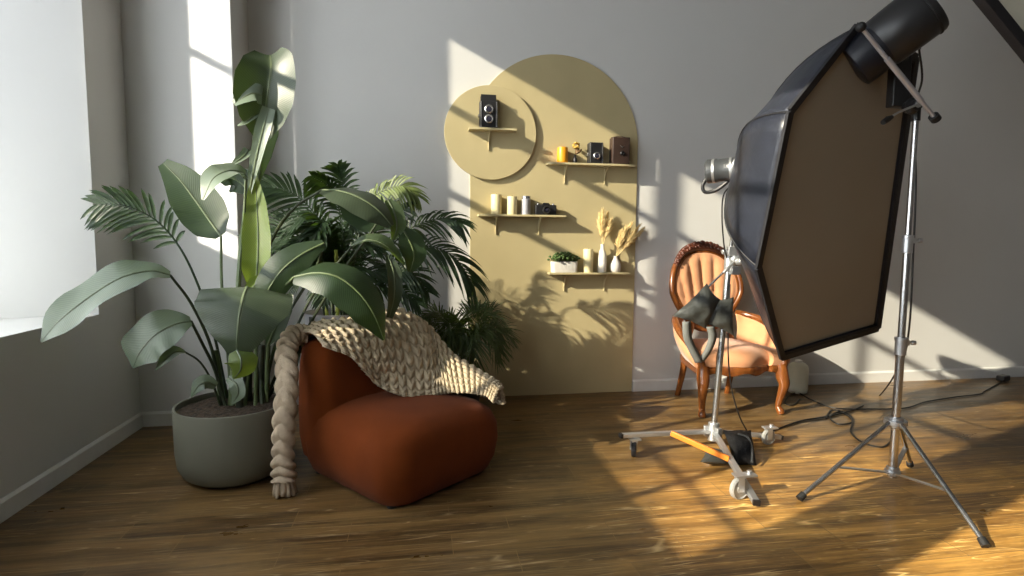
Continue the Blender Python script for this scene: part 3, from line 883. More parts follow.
leaf(plant, [P(388, 200, -.92), P(394, 212, -.94), P(397, 226, -.95), P(393, 240, -.94)], .10, (.35, -1, .2), None, 'leaf', [base(266, -1.02), P(330, 290, -.95), P(378, 222, -.92), P(388, 200, -.92)], (.008, .005), 'darkstem', cup=.25, prof=[.4, 1, .95, .2], wave=.06)
leaf(plant, [P(402, 228, -.93), P(410, 242, -.94), P(414, 256, -.95), P(410, 272, -.94)], .15, (.3, -1, .1), None, 'leafdark', cup=.15, prof=[.3, 1, .9, .2], wave=.05)
leaf(plant, [P(388, 255, -.98), P(394, 275, -1.0), P(394, 298, -1.0), P(388, 322, -.98)], .085, (.4, -1, .1), None, 'leafmid', cup=.3, prof=[.4, 1, .9, .3], wave=.08)
leaf(plant, [P(268, 345, -1.15), P(276, 325, -1.18), P(284, 306, -1.2), P(292, 294, -1.2)], .11, (-.1, -1, .2), None, 'leafdark', cup=.15, prof=[.2, 1, .9, .2])
leaf(plant, [P(280, 330, -1.1), P(288, 345, -1.12), P(286, 365, -1.12), P(280, 380, -1.1)], .13, (-.1, -1, .2), None, 'leafdark', cup=.1, prof=[.3, 1, .9, .1])
leaf(plant, [P(216, 386, -1.26), P(206, 382, -1.28), P(198, 386, -1.29), P(191, 397, -1.29)], .07, (-.1, -1, .3), None, 'leafpale', cup=.1, prof=[.5, 1, .9, .1])
leaf(plant, [P(228, 378, -1.28), P(236, 384, -1.30), P(238, 394, -1.31), P(232, 404, -1.30)], .07, (.1, -1, .3), None, 'leafpale', cup=.2, prof=[.4, 1, .9, .1])
# palm frond on the window side
frond(plant, [base(228, -1.0), P(213, 330, -1.0), P(196, 280, -1.0), P(178, 245, -1.02), P(155, 220, -1.04), P(125, 206, -1.06), P(97, 204, -1.06)], .20, (-.35, -1, .1), 17, 'frond', droop=.30, ang=60, w=.020, start=.50, stem_r=(.008, .002), stem_mat='stem', fold=.05, jit=.06)

# ------------------------------------------------------------------ palm in the galvanised planter
QC = Vector((-1.435, -.60, 0))
palm = thing('potted_palm', QC, 'dense dark green palm in a tall pale metal planter behind the rust armchair', 'potted plant')
HQ = .715
obj('planter', MB().lathe([(.13, 0), (.14, .004), (.185, HQ-.01), (.19, HQ), (.182, HQ), (.178, HQ-.02), (.172, HQ-.09), (.05, HQ-.09)], QC, seg=48), M['zinc'], palm, smooth=50)
m = MB()
for k in range(5):
    a = R(230+k*72)
    m.bar(QC+Vector((.152*math.cos(a), .152*math.sin(a), .1)), QC+Vector((.191*math.cos(a), .191*math.sin(a), HQ-.012)), .035, .006, Vector((-math.sin(a), math.cos(a), 0)).cross(Vector((0, 0, 1))))
obj('planter_bands', m, M['head'], palm)
obj('soil', MB().lathe([(.17, HQ-.09), (.16, HQ-.085), (0, HQ-.08)], QC, seg=32), M['soil'], palm)
for k in range(7):
    a = k*.9+.3
    b0 = QC+Vector((.07*math.cos(a), .06*math.sin(a), HQ-.09))
    m = MB()
    pts = spline([b0, b0+Vector((.02*math.cos(a), .02*math.sin(a), .22)), b0+Vector((.06*math.cos(a), .06*math.sin(a), .45))], 24)
    m.tube(pts, [.010+.002*(i % 3 == 0) for i in range(24)], 9)
    obj('cane', m, M['cane'] if k in (4, 5) else M['darkstem'], palm)
def pf(path, ln, nrm, **k):
    frond(palm, [QC+Vector((random.uniform(-.05, .05), random.uniform(-.04, .04), HQ-.05))]+path, ln, nrm, **k)
pf([P(345, 270, -.58), P(318, 218, -.52), P(290, 192, -.5), P(258, 186, -.5)], .22, (-.3, -.9, .4), nl=24, start=.45)
pf([P(340, 270, -.6), P(310, 235, -.56), P(285, 225, -.55), P(250, 236, -.55)], .20, (-.2, -.8, .5), nl=22, start=.4)
pf([P(345, 260, -.55), P(340, 215, -.5), P(332, 190, -.52), P(312, 176, -.58)], .17, (-.2, -1, .3), nl=22, start=.5, droop=.5)
pf([P(348, 260, -.55), P(346, 210, -.5), P(342, 182, -.5), P(338, 166, -.52)], .16, (0, -1, .2), nl=20, start=.5)
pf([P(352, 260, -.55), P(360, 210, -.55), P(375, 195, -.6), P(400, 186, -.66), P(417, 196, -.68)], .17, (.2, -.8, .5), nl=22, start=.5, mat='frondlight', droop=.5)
pf([P(352, 270, -.6), P(385, 250, -.6), P(415, 226, -.62), P(445, 218, -.64), P(462, 224, -.66)], .20, (.1, -.7, .7), nl=26, start=.4, droop=.55)
pf([P(352, 280, -.6), P(390, 262, -.62), P(425, 246, -.66), P(455, 258, -.68), P(474, 286, -.68)], .23, (.2, -.7, .7), nl=28, start=.4, droop=.6)
pf([P(352, 290, -.62), P(385, 275, -.66), P(410, 272, -.7), P(428, 292, -.72)], .16, (.2, -.8, .6), nl=20, start=.4, droop=.4)
pf([P(350, 290, -.62), P(375, 285, -.7), P(400, 288, -.74), P(418, 304, -.76)], .15, (.2, -.8, .5), nl=20, start=.35)
pf([P(350, 280, -.62), P(372, 240, -.66), P(385, 215, -.7), P(408, 208, -.72)], .18, (.2, -.8, .5), nl=22, start=.4)
for k in range(22):
    a = R(random.uniform(0, 360))
    L = random.uniform(.28, .42)
    z = HQ+random.uniform(.12, .48)
    q0 = QC+Vector((.03*math.cos(a), .03*math.sin(a), z*.6+HQ*.3))
    frond(palm, [q0, QC+Vector((L*.4*math.cos(a), L*.35*math.sin(a), z+.08)), QC+Vector((L*math.cos(a), L*.7*math.sin(a)-.02, z+random.uniform(-.08, .08)))], .15, (0, -.5, .9), nl=20, start=.15, droop=.4)

# ------------------------------------------------------------------ small bushy palm beside the panel
BC = Vector((-.70, -.42, 0))
bush = thing('bushy_palm', BC, 'low bushy palm with fine fronds between the armchair and the khaki panel', 'potted plant')
obj('pot', MB().lathe([(.09, 0), (.10, .004), (.125, .19), (.13, .20), (.122, .20), (.118, .17), (.02, .17)], BC, seg=36), M['dark'], bush)
for k in range(24):
    a = R(k*137.5)
    L = random.uniform(.20, .33)*(1-.25*max(0, math.sin(a)))
    top = random.uniform(.55, .70)
    c0 = BC+Vector((.03*math.cos(a), .03*math.sin(a), .17))
    e = BC+Vector((L*math.cos(a), L*math.sin(a)*.75, top-random.uniform(.04, .24)))
    frond(bush, [c0, BC+Vector((L*.35*math.cos(a), L*.3*math.sin(a), top*.82)), BC+Vector((L*.75*math.cos(a), L*.6*math.sin(a), top)), e], .165, (math.cos(a)*.2, -.4, .9), nl=22, droop=.28, w=.0085, start=.45, ang=44, jit=.35, stem_r=(.003, .001), mat='bushfrond')

# ------------------------------------------------------------------ rust armchair without arms, and its blanket
VW, VF = Vector((math.cos(R(40)), math.sin(R(40)), 0)), Vector((math.cos(R(-50)), math.sin(R(-50)), 0))
FC = Vector((-1.085, -1.765, 0))          # front corner
AW, AD = .72, .76
AO = FC+VW*AW/2-VF*AD/2                   # centre on the floor
def AL(u, v, z):                          # u along the width, v forward
    return AO+VW*u+VF*v+Vector((0, 0, z))
arm = thing('lounge_chair', AO, 'low rust velvet armless lounge chair under the knitted blanket', 'chair')
def rrect(w0, w1, d0, d1, r, z, k=7, taper=0):
    out = []
    for su, sv, a0 in ((1, 1, 0), (-1, 1, 90), (-1, -1, 180), (1, -1, 270)):
        cu, cv = (w1-r if su > 0 else w0+r), (d1-r if sv > 0 else d0+r)
        for i in range(k):
            a = R(a0+90*i/(k-1))
            out.append((cu+r*math.cos(a), cv+r*math.sin(a), z))
    return out
def loft(secs, cap=True):
    m = MB()
    rows = [[AL(*p) for p in s] for s in secs]
    m.grid(rows, wrap=True)
    n = len(rows[0])
    if cap:
        m.f.append(tuple(range(n))[::-1])
        m.f.append(tuple((len(rows)-1)*n+i for i in range(n)))
    m.uv = {}
    return m
secs = []
for z, ins, r in ((.012, .055, .10), (.03, .035, .12), (.09, .010, .13), (.17, 0, .13), (.25, .004, .13), (.30, .020, .14), (.335, .055, .16), (.355, .11, .17), (.365, .18, .14), (.37, .26, .08)):
    secs.append(rrect(-AW/2+ins, AW/2-ins, -AD/2+ins*.6, AD/2-ins, r, z))
obj('seat', loft(secs), M['velvetrust'], arm)
secs = []
for z, i0, i1, f in ((.10, .02, .02, .0), (.20, .0, .0, .005), (.33, .0, .0, .0), (.45, .005, .0, -.012), (.55, .015, .01, -.03), (.61, .035, .03, -.045), (.645, .065, .06, -.06), (.66, .10, .09, -.075)):
    d0, d1 = -AD/2-.02+i0*.5, -AD/2+.235+f-i0*.3
    r = min(.10, (d1-d0)/2-.002)
    secs.append(rrect(-AW/2+i0*.6, AW/2-i0*.6, d0, d1, r, z))
obj('backrest', loft(secs), M['velvetrust'], arm)
m = MB()
for u, v in ((-.28, -.28), (.28, -.28), (-.27, .27), (.27, .27)):
    m.cyl(AL(u, v, 0), AL(u, v, .02), .022)
    obj('foot', m, M['dark'], arm); m = MB()
# knitted blanket: rails from the left back corner over the backrest down to the right seat corner
ridge = [AL(-.365, -.33, .665), AL(-.25, -.32, .70), AL(-.08, -.32, .71), AL(.10, -.33, .72), AL(.28, -.34, .715), AL(.40, -.28, .62), AL(.41, -.12, .50), AL(.41, .08, .43), AL(.395, .26, .385), AL(.365, .34, .36)]
front = [AL(-.33, -.165, .655), AL(-.22, -.10, .60), AL(-.10, -.07, .46), AL(.02, -.01, .392), AL(.14, .05, .384), AL(.19, .09, .384), AL(.23, .15, .386), AL(.27, .23, .386), AL(.30, .29, .380), AL(.30, .345, .355)]
back = [AL(-.385, -.42, .60), AL(-.26, -.45, .58), AL(-.08, -.46, .56), AL(.10, -.46, .54), AL(.32, -.46, .50), AL(.45, -.32, .42), AL(.455, -.12, .36), AL(.455, .08, .32), AL(.42, .27, .30), AL(.40, .33, .32)]
ridge = [p+Vector((0, 0, .02)) for p in ridge]
midr = [AL(-.345, -.22, .695), AL(-.235, -.15, .690), AL(-.09, -.115, .65), AL(.06, -.105, .62), AL(.22, -.09, .58)]
for i, (a, c) in enumerate(zip(ridge, front)):
    if i > 4:
        midr.append(a.lerp(c, .5)+Vector((0, 0, .030)))
NU, NV = 300, 130
rb, rr, rm, rf = spline(back, NU), spline(ridge, NU), spline(midr, NU), spline(front, NU)
grid0 = []
for i in range(NU):
    col = spline([rb[i], rr[i], rm[i], rf[i], rf[i]+(rf[i]-rm[i]).normalized()*.012+Vector((0, 0, -.004))], NV)
    grid0.append(col)
def knit(grid, cols_u, rows_v, amp):
    n, mm = len(grid), len(grid[0])
    out = []
    for i in range(n):
        row = []
        for j in range(mm):
            p = grid[i][j]
            tu = grid[min(i+1, n-1)][j]-grid[max(i-1, 0)][j]
            tv = grid[i][min(j+1, mm-1)]-grid[i][max(j-1, 0)]
            nn = tu.cross(tv)
            nn = nn.normalized() if nn.length > 1e-9 else Vector((0, 0, 1))
            if nn.z < 0 and nn.y > 0: nn = -nn
            u, v = i/(n-1)*cols_u, j/(mm-1)*rows_v
            fu = u % 1-.5
            v2 = v+abs(fu)*1.1+.25*math.sin(u*.9)+.35*noise.noise(p*6)
            h = (abs(math.sin(math.pi*v2)))**.8*(.35+.65*math.cos(math.pi*fu)**.7)
            h += .5*noise.noise(p*9)
            row.append(p+nn*(amp*h))
        out.append(row)
    return out
bl = MB().grid(knit(grid0, 29, 16, .021))
bl.uv = {}
tag(obj('knitted_blanket', bl, M['knit'], smooth=0, solid=.006), 'chunky cream knitted blanket thrown over the rust lounge chair', 'blanket')
blk = bpy.data.objects['knitted_blanket']
# hanging end, a twisted bundle of thick yarn with loose ends
cpts = spline([AL(-.33, -.30, .69), AL(-.385, -.31, .685), AL(-.425, -.30, .62), P(287, 385, -1.38), P(284, 425, -1.42), P(283, 458, -1.44), P(284, 480, -1.45)], 150)
cpts = [p for p in cpts]
rows = []
xx = None
for i, p in enumerate(cpts):
    t = (cpts[min(i+1, 149)]-cpts[max(i-1, 0)]).normalized()
    a_, b_ = frame(t, Vector((.3, 1, 0)))
    u = i/149
    r = .041+.008*math.sin(u*3)+.012*max(0, (u-.8)/.2)
    row = []
    for k in range(48):
        th = 2*math.pi*k/48
        fa = (th+math.pi*.5+math.pi) % (2*math.pi)-math.pi
        g = abs(math.sin(i*.29-1.25*abs(fa)))*(.55+.45*min(1, abs(fa)*2.2))
        row.append(p+(a_*math.cos(th)*1.05+b_*math.sin(th)*.8)*(r*(.66+.42*g**.6)))
    rows.append(row)
m = MB().grid(rows, wrap=True); m.uv = {}
obj('hanging_end', m, M['rope'], blk, smooth=0)
m = MB()
e = cpts[-1]
for k in range(26):
    a = 2*math.pi*k/26*2.4
    r = .034*math.sqrt((k+.5)/26)
    q = e+Vector((math.cos(a)*r, math.sin(a)*r*.7, .01))
    f = Vector((e.x+math.cos(a)*r*1.5, e.y+math.sin(a)*r*1.3, .006+random.uniform(0, .012)))
    m.tube([q, q.lerp(f, .5)+Vector((random.gauss(0, .003), random.gauss(0, .003), 0)), f], [.009, .010, .008], 7, n=7)
obj('fringe', m, M['rope'], blk, smooth=0)

# ------------------------------------------------------------------ antique armchair
CC = Vector((1.115, -.41, 0))
def CL_(x, y, z):
    return CC+Vector((x, y, z))
ch = thing('antique_armchair', CC, 'antique carved wooden armchair upholstered in peach velvet', 'chair')
SF = .262       # underside of the seat rail
# cabriole front legs
for sx in (-1, 1):
    X = sx*.275
    pts = [CL_(X, -.245, SF+.07), CL_(X+sx*.006, -.262, SF-.01), CL_(X+sx*.012, -.275, .20), CL_(X+sx*.004, -.255, .11), CL_(X-sx*.002, -.245, .05), CL_(X+sx*.004, -.262, .018), CL_(X+sx*.006, -.270, .0)]
    obj('front_leg', MB().tube(pts, [.040, .042, .034, .024, .020, .026, .022], 14, n=30), M['wood'], ch)
    pts = [CL_(sx*.185, .19, SF+.06), CL_(sx*.190, .20, .2), CL_(sx*.196, .235, .08), CL_(sx*.198, .262, 0)]
    obj('rear_leg', MB().tube(pts, [.026, .024, .021, .020], 8, n=16), M['wood'], ch)
# serpentine seat rail
def seat_outline(z, k=1.0):
    out = []
    for i in range(61):      # front, left to right
        u = i/60*2-1
        out.append(CL_(u*.300*k, (-.262-.030*math.cos(u*math.pi*1.5)*(1 if abs(u) < .66 else .0)-.012*(1-u*u))*k, z))
    for i in range(1, 12):
        u = i/12
        out.append(CL_((.300-.09*u)*k, (-.262+.47*u)*k, z))
    for i in range(13):
        u = i/12*2-1
        out.append(CL_(-u*.205*k, (.215+.02*(1-u*u))*k, z))
    for i in range(1, 12):
        u = 1-i/12
        out.append(CL_((-.300+.09*u)*k, (-.262+.47*u)*k, z))
    return out
m = MB()
sec = []
for z, k in ((SF+.015, .93), (SF, .97), (SF+.004, 1.0), (SF+.03, 1.015), (SF+.055, 1.01), (SF+.066, .985)):
    s_ = seat_outline(z, k)
    if z <= SF+.03:      # scalloped lower edge in the front
        s_ = [p+Vector((0, 0, .022*(.5+.5*math.cos(3*math.pi*(i/60*2-1))) if i <= 60 else 0)) for i, p in enumerate(s_)]
    sec.append(s_)
m.grid(sec, wrap=True); m.uv = {}
n = len(sec[0])
m.f += [tuple(range(n))[::-1], tuple((len(sec)-1)*n+i for i in range(n))]
obj('seat_rail', m, M['wood'], ch)
m = MB()
sec = [seat_outline(SF+z, k) for z, k in ((.062, .95), (.068, .99), (.095, 1.02), (.125, 1.015), (.150, .97), (.165, .90), (.175, .75), (.18, .5), (.183, .2))]
m.grid(sec, wrap=True); m.uv = {}
m.f += [tuple((len(sec)-1)*n+i for i in range(n))]
obj('seat_cushion', m, M['peach'], ch)
# balloon back: outline as function of angle
BZ0, BZ1 = .48, 1.070
def back_pt(u, k=1.0, yo=0):
    """u 0..1 around from the bottom, k shrink"""
    a = 2*math.pi*u
    zz = -math.cos(a)
    hw = .268*(abs(math.sin(a))**.85)*(1 if zz > -.1 else 1-.32*((-zz-.1)/.9))
    x = math.copysign(hw, math.sin(a))
    cz = (BZ0+BZ1)/2+.02
    z = cz+zz*(BZ1-BZ0)/2
    x *= k; z = cz+(z-cz)*k
    y = .185+.11*(z-.4)/.65-.05*abs(x/.268)**2
    return CL_(x-.025, y+yo, z)
ring = [back_pt(i/72) for i in range(72)]
m = MB(); m.tube(ring, .021, 10, closed=True)
m.tube([back_pt(i/72, .90, -.012) for i in range(72)], .009, 8, closed=True)
obj('back_frame', m, M['wood'], ch)
# channelled pad
m = MB()
rows = []
for j in range(15):
    k = .90*(1-(j/14)**1.0)+.001
    rows.append([])
    for i in range(96):
        p = back_pt(i/96, k, 0)
        xl = (p.x-CC.x)
        zl = (p.z-CC.z-BZ0)/(BZ1-BZ0)
        cw = .098*(.62+.45*zl)
        ph = xl/cw
        fl = abs(math.cos(math.pi*ph*.5*2/2))
        edge = min(1, (1-k/.9)*5)
        p.y += -.016-.030*edge*(abs(math.cos(math.pi*(ph)))**.45)+.008*edge
        rows[-1].append(p)
m.grid(rows, wrap=True); m.uv = {}
obj('back_pad', m, M['peach'], ch, smooth=0)
m = MB()
rows = [[back_pt(i/72, k, .02) for i in range(72)] for k in (.99, .5, .01)]
m.grid(rows, wrap=True); m.uv = {}
obj('back_panel', m, M['peach'], ch, smooth=0)
# uprights joining back and seat
for sx in (-1, 1):
    obj('back_post', MB().tube([CL_(sx*.19, .19, SF+.05), CL_(sx*.175, .185, .42), CL_(sx*.14, .19, .52), CL_(sx*.165, .192, .60)], [.024, .022, .020, .018], 8, n=14), M['wood'], ch)
# carved crest
m = MB()
for k in range(23):
    u = .5+(k-11)*.0135
    p = back_pt(u, 1.035)
    g = 1-abs(k-11)/11
    m.ball(p+Vector((0, -.012, .004+.016*g+.004*(k % 2))), .016+.008*g, 9, 6, (1, .75, .9))
    m.ball(p+Vector((0, -.03, -.006+.006*g)), .011, 8, 5)
    if k % 3 == 0:
        m.tube([p+Vector((-.014, -.03, 0)), p+Vector((0, -.038, .014)), p+Vector((.014, -.03, .004)), p+Vector((.004, -.034, -.006))], .005, 6, n=10)
m.tube([back_pt(.5+(k-8)*.019, 1.03) for k in range(17)], [.012, .03, .038, .03, .012], 10)
obj('carved_crest', m, M['carve'], ch, smooth=0)
# arms
for sx in (-1, 1):
    rail = [CL_(sx*.200, .20, .625), CL_(sx*.260, .17, .610), CL_(sx*.325, .07, .585), CL_(sx*.350, -.06, .530), CL_(sx*.330, -.17, .455), CL_(sx*.300, -.245, .38), CL_(sx*.285, -.262, .30)]
    o = obj('arm_rail', MB().tube(rail, [.018, .022, .026, .026, .024, .026, .024], 12, n=40), M['wood'], ch)
    top = spline(rail[:6], 26)
    bot = spline([CL_(sx*.190, .19, SF+.06), CL_(sx*.215, .13, SF+.06), CL_(sx*.245, .02, SF+.06), CL_(sx*.265, -.08, SF+.06), CL_(sx*.285, -.18, SF+.06), CL_(sx*.292, -.25, SF+.06)], 26)
    rows = []
    for a_, b_ in zip(top, bot):
        rows.append([a_.lerp(b_, j/9)+Vector((sx*.03*math.sin(math.pi*j/9), -.0, 0)) for j in range(10)])
    m = MB().grid(rows); m.uv = {}
    obj('arm_pad', m, M['peach'], ch, smooth=0, solid=.03)
# pale canister behind the chair
c0 = G(797.5, 392)
c0 = Vector((P(797.5, 385, -.20).x, -.20, 0))
t = thing('plastic_canister', c0, 'pale rounded plastic canister on the floor behind the armchair', 'canister')
obj('body', MB().lathe([(.058, 0), (.068, .006), (.072, .03), (.072, .175), (.066, .205), (.048, .224), (.026, .232)], c0), M['canister'], t, smooth=50)
obj('cap', MB().lathe([(.026, .230), (.026, .246), (.022, .249)], c0, seg=20), M['white'], t)

# ------------------------------------------------------------------ big softbox and its strobe
n_ax = Vector((math.cos(R(-17))*math.sin(.38), -math.cos(R(-17))*math.cos(.38), math.sin(R(-17)))).normalized()
apex = P(743, 168, -1.20)
fc = apex+n_ax*.42
FV = [PP(x, y, fc, n_ax) for x, y in ((858, 27), (791, 112), (759, 268), (783, 358), (879, 329), (917, 58))]
fcen = sum(FV, Vector())/6
sb = thing('hexagonal_softbox', (apex.x, apex.y, 0), 'large black softbox with a dull grey diffuser face', 'softbox')
e1 = (FV[1]-fcen); e1 = (e1-n_ax*e1.dot(n_ax)).normalized(); e2 = n_ax.cross(e1)
def ringpt(v):
    d = v-fcen
    d = (d-n_ax*d.dot(n_ax)).normalized()
    return apex+d*.075
m = MB()
inn = [fcen+(v-fcen)*.985-n_ax*.022 for v in FV]
m.prism(inn, -n_ax*.003)
obj('diffuser', m, M['diff'], sb)
for i in range(6):
    a, c = FV[i], FV[(i+1) % 6]
    ra, rc = ringpt(a), ringpt(c)
    # outer fabric panel, bowed like a tensioned rod cage
    rows = []
    for s in range(13):
        v = s/12
        row = []
        for q in range(9):
            w = q/8
            o0 = ra.lerp(rc, w); o1 = a.lerp(c, w)
            p = o0.lerp(o1, v)
            out = (o1-fcen).normalized()
            p = p+out*.080*math.sin(math.pi*v)**.9*(1-.16*math.sin(math.pi*w))-n_ax*.05*math.sin(math.pi*v)
            row.append(p)
        rows.append(row)
    mm = MB().grid(rows); mm.uv = {}
    fp = obj('fabric_panel', mm, M['fabric'], sb, smooth=0, solid=.003)
    obj('rod', MB().tube([r_[0] for r_ in rows], .005, 6), M['edge'], fp)
    obj('edge_band', MB().bar(a-n_ax*.004, c-n_ax*.004, .014, .036, (fcen-a.lerp(c, .5)).normalized()), M['edge'], sb)
    # inner border of the face
    obj('face_border', MB().prism([a, c, fcen+(c-fcen)*(.965 if i > 2 else .987), fcen+(a-fcen)*(.965 if i > 2 else .987)], -n_ax*.004), M['edge'], sb)
obj('speed_ring', MB().lathe([(.078, -.01), (.085, -.01), (.085, .012), (.078, .014), (.07, .014), (.07, -.01)], apex, n_ax, 36), M['steel'], sb)
# strobe at the back of the softbox
HX = (apex-P(704, 172, -1.08)).normalized()
hb = apex-HX*.012
st = thing('strobe_light', (hb.x, hb.y, 0), 'grey studio strobe with a carrying handle fixed to the back of the softbox', 'studio light')
ax = -HX
obj('casing', MB().lathe([(.066, 0), (.068, .02), (.062, .03), (.060, .11), (.064, .118), (.064, .165), (.055, .175), (.0, .176)], hb, ax, 32), M['head'], st, smooth=30)
m = MB()
m.lathe([(.0655, .040), (.0655, .050), (.061, .052)], hb, ax, 32); m.lathe([(.0655, .128), (.0655, .140), (.063, .142)], hb, ax, 32)
obj('trim_ring', m, M['steel'], st)
dn = Vector((0, 0, -1))
h0 = hb+ax*.06+dn*.055
obj('handle', MB().tube([hb+ax*.165+dn*.02, hb+ax*.19+dn*.075, hb+ax*.175+dn*.11, hb+ax*.12+dn*.105, hb+ax*.07+dn*.07, h0], .010, 9, n=24), M['dark'], st)
obj('control_panel', MB().box(hb+ax*.09+Vector((0, -.058, .012)), (.05, .012, .02), None), M['steel'], st)
brk = hb+ax*.02+dn*.085
obj('mount_bracket', MB().box(hb+ax*.015+dn*.085, (.035, .03, .05)).cyl(hb+ax*.015+dn*.11+Vector((-.03, 0, 0)), hb+ax*.015+dn*.11+Vector((.03, 0, 0)), .012), M['steel'], st, bevel=.004)

# ------------------------------------------------------------------ roller stand carrying it
gb = G(713, 446)
rs = thing('roller_stand', gb, 'chrome roller stand on three casters in front of the antique armchair', 'light stand')
ctop = P(729, 262, -1.13)
cbase = Vector((gb.x, gb.y, .085))
obj('pole', MB().cyl(cbase, ctop, .0165, .0165, 18), M['chrome'], rs)
up1 = hb+ax*.015+dn*.10
obj('upper_pole', MB().cyl(ctop-Vector((0, 0, .06)), up1, .0095, .0095, 14), M['chrome'], rs)
m = MB()
m.cyl(ctop-Vector((0, 0, .05)), ctop+Vector((0, 0, .035)), .025, .024)
m.box(ctop+Vector((-.012, -.03, .06)), (.045, .05, .05)); m.box(ctop+Vector((.02, -.02, -.045)), (.05, .05, .045))
m.cyl(ctop+Vector((-.06, -.03, .055)), ctop+Vector((-.02, -.03, .06)), .013); m.cyl(ctop+Vector((.02, -.05, .0)), ctop+Vector((.03, -.08, .01)), .018)
m.ball(ctop+Vector((.015, -.03, .02)), .032, 14, 9, (.9, .8, 1.3))
obj('grip_head', m, M['steel'], rs, bevel=.003)
obj('grip_arm', MB().cyl(ctop+Vector((.0, -.045, .0)), P(703, 292, -1.19), .006, .006), M['chrome'], rs)
obj('locking_lever', MB().tube([ctop+Vector((-.01, -.06, .0)), ctop+Vector((-.05, -.07, -.035)), ctop+Vector((-.07, -.07, -.055))], [.006, .010, .007], 8, n=8), M['steel'], rs)
m = MB().cyl(cbase-Vector((0, 0, .05)), cbase+Vector((0, 0, .05)), .034, .030)
for k in range(3):
    a = R(40+120*k)
    m.box(cbase+Vector((.03*math.cos(a), .03*math.sin(a), 0)), (.045, .03, .06), Matrix.Rotation(a, 3, 'Z'))
obj('base_hub', m, M['steel'], rs, bevel=.004)
legs = [(P(622, 435.5, -1.24), P(641, 434, -1.23), G(641, 453)), (P(756, 502, -1.86), P(741, 480, -1.74), G(740, 505)), (P(780, 437, -1.16), P(766, 434, -1.1), G(765, 448))]
for k, (e, cp, gp) in enumerate(legs):
    s0 = cbase.lerp(e, .04)
    l = obj('leg', MB().bar(s0, e, .030, .022), M['steel'], rs, bevel=.003)
    obj('end_cap', MB().bar(e, e+(e-s0).normalized()*.012, .031, .023), M['dark'], l)
    wr = .044
    cp = cbase.lerp(e, (.86 if k != 1 else .86))
    if k == 1: wr = .050
    off = (Vector((-.012, -.01, 0)), Vector((-.055, -.015, 0)), Vector((-.03, -.02, 0)))[k]
    gz = Vector((cp.x+off.x, cp.y+off.y, wr))
    ca = obj('caster', MB().box(Vector((cp.x+off.x*.5, cp.y+off.y*.5, wr*2+.006)), (.045+abs(off.x), .045, .008)).cyl((cp.x, cp.y, wr*2), (cp.x, cp.y, max(cp.z, wr*2+.02)), .011).box((gz.x, gz.y-.016, wr*1.4), (.03, .003, wr*1.3)).box((gz.x, gz.y+.016, wr*1.4), (.03, .003, wr*1.3)), M['steel'], rs)
    wx_ = Vector((.25, -1, 0)).normalized() if k != 0 else Vector((1, -.35, 0)).normalized()
    obj('wheel', MB().lathe([(.006, -.013), (.020, -.013), (.022, -.009), (wr-.010, -.009), (wr-.006, -.013), (wr, -.008), (wr, .008), (wr-.006, .013), (wr-.010, .009), (.022, .009), (.020, .013), (.006, .013)], gz, wx_, 30), M['castergrey'] if k else M['dark'], ca)
# orange strap bar along the left leg
tag(obj('orange_bar', MB().bar(P(671, 433, -1.30), P(729, 459, -1.50), .016, .028), M['orange'], bevel=.004), 'orange bar slung beside the hub of the roller stand', 'bar')
# sandbags
def pillow(name, corners, thick, mat, parent=None, n=14, sag=.0):
    a, b_, c, d = [Vector(p) for p in corners]
    nn = (b_-a).cross(d-a).normalized()
    m = MB()
    for sg in (1, -1):
        rows = []
        for i in range(n):
            u = i/(n-1)
            row = []
            for j in range(n):
                v = j/(n-1)
                p = a.lerp(b_, u).lerp(d.lerp(c, u), v)
                f = (math.sin(math.pi*u)*math.sin(math.pi*v))**.55
                pin = .10*(math.sin(math.pi*u)*(abs(v-.5)*2)**6+math.sin(math.pi*v)*(abs(u-.5)*2)**6)
                ctr = (a+b_+c+d)/4
                row.append(p.lerp(ctr, pin)+nn*sg*thick/2*f+nn*.012*f*noise.noise(p*18)+Vector((0, 0, -sag*f)))
            rows.append(row)
        m.grid(rows)
    m.uv = {}
    return obj(name, m, M[mat], parent, smooth=0)
sbag = thing('sandbag', Vector((ctop.x, ctop.y, 0)), 'charcoal saddle sandbag hanging on the pole of the roller stand', 'sandbag')
pillow('pouch', [P(672, 316, -1.22), P(707, 283, -1.21), P(721, 300, -1.21), P(706, 329, -1.24)], .09, 'greybag', sbag)
pillow('pouch', [P(709, 300, -1.20), P(734, 297, -1.22), P(734, 336, -1.24), P(706, 324, -1.23)], .07, 'greybag', sbag)
m = MB()
for pa, zz in (([(687, 322), (688, 338), (694, 352), (700, 363)], -1.255), ([(711, 327), (713, 338), (708, 352), (700, 363)], -1.245)):
    c = spline([P(x, y, zz) for x, y in pa], 16)
    m.grid([[p+Vector((-.024, .006, 0)), p+Vector((.0, -.006, .003)), p+Vector((.024, .006, .004))] for p in c])
m.uv = {}
obj('carry_strap', m, M['strap'], sbag, smooth=0, solid=.002)
wb = thing('weight_bag', G(740, 462), 'black nylon weight bag lying across the base of the roller stand', 'sandbag')
pillow('bag', [P(723, 430, -1.22), P(751, 430, -1.20), P(757, 467, -1.45), P(736, 465, -1.45)], .10, 'blackbag', wb, sag=.0)
obj('strap', MB().tube([P(738, 434, -1.30), P(748, 438, -1.32), P(752, 450, -1.40), P(752, 462, -1.48)], .006, 6, n=14), M['head'], wb)
gbg = thing('weight_bag', G(712, 463), 'small grey weight bag slumped on the floor under the stand hub', 'sandbag')
pillow('bag', [P(706, 449, -1.34), P(726, 452, -1.34), P(728, 464, -1.45), P(700, 462, -1.45)], .07, 'greybag', gbg)

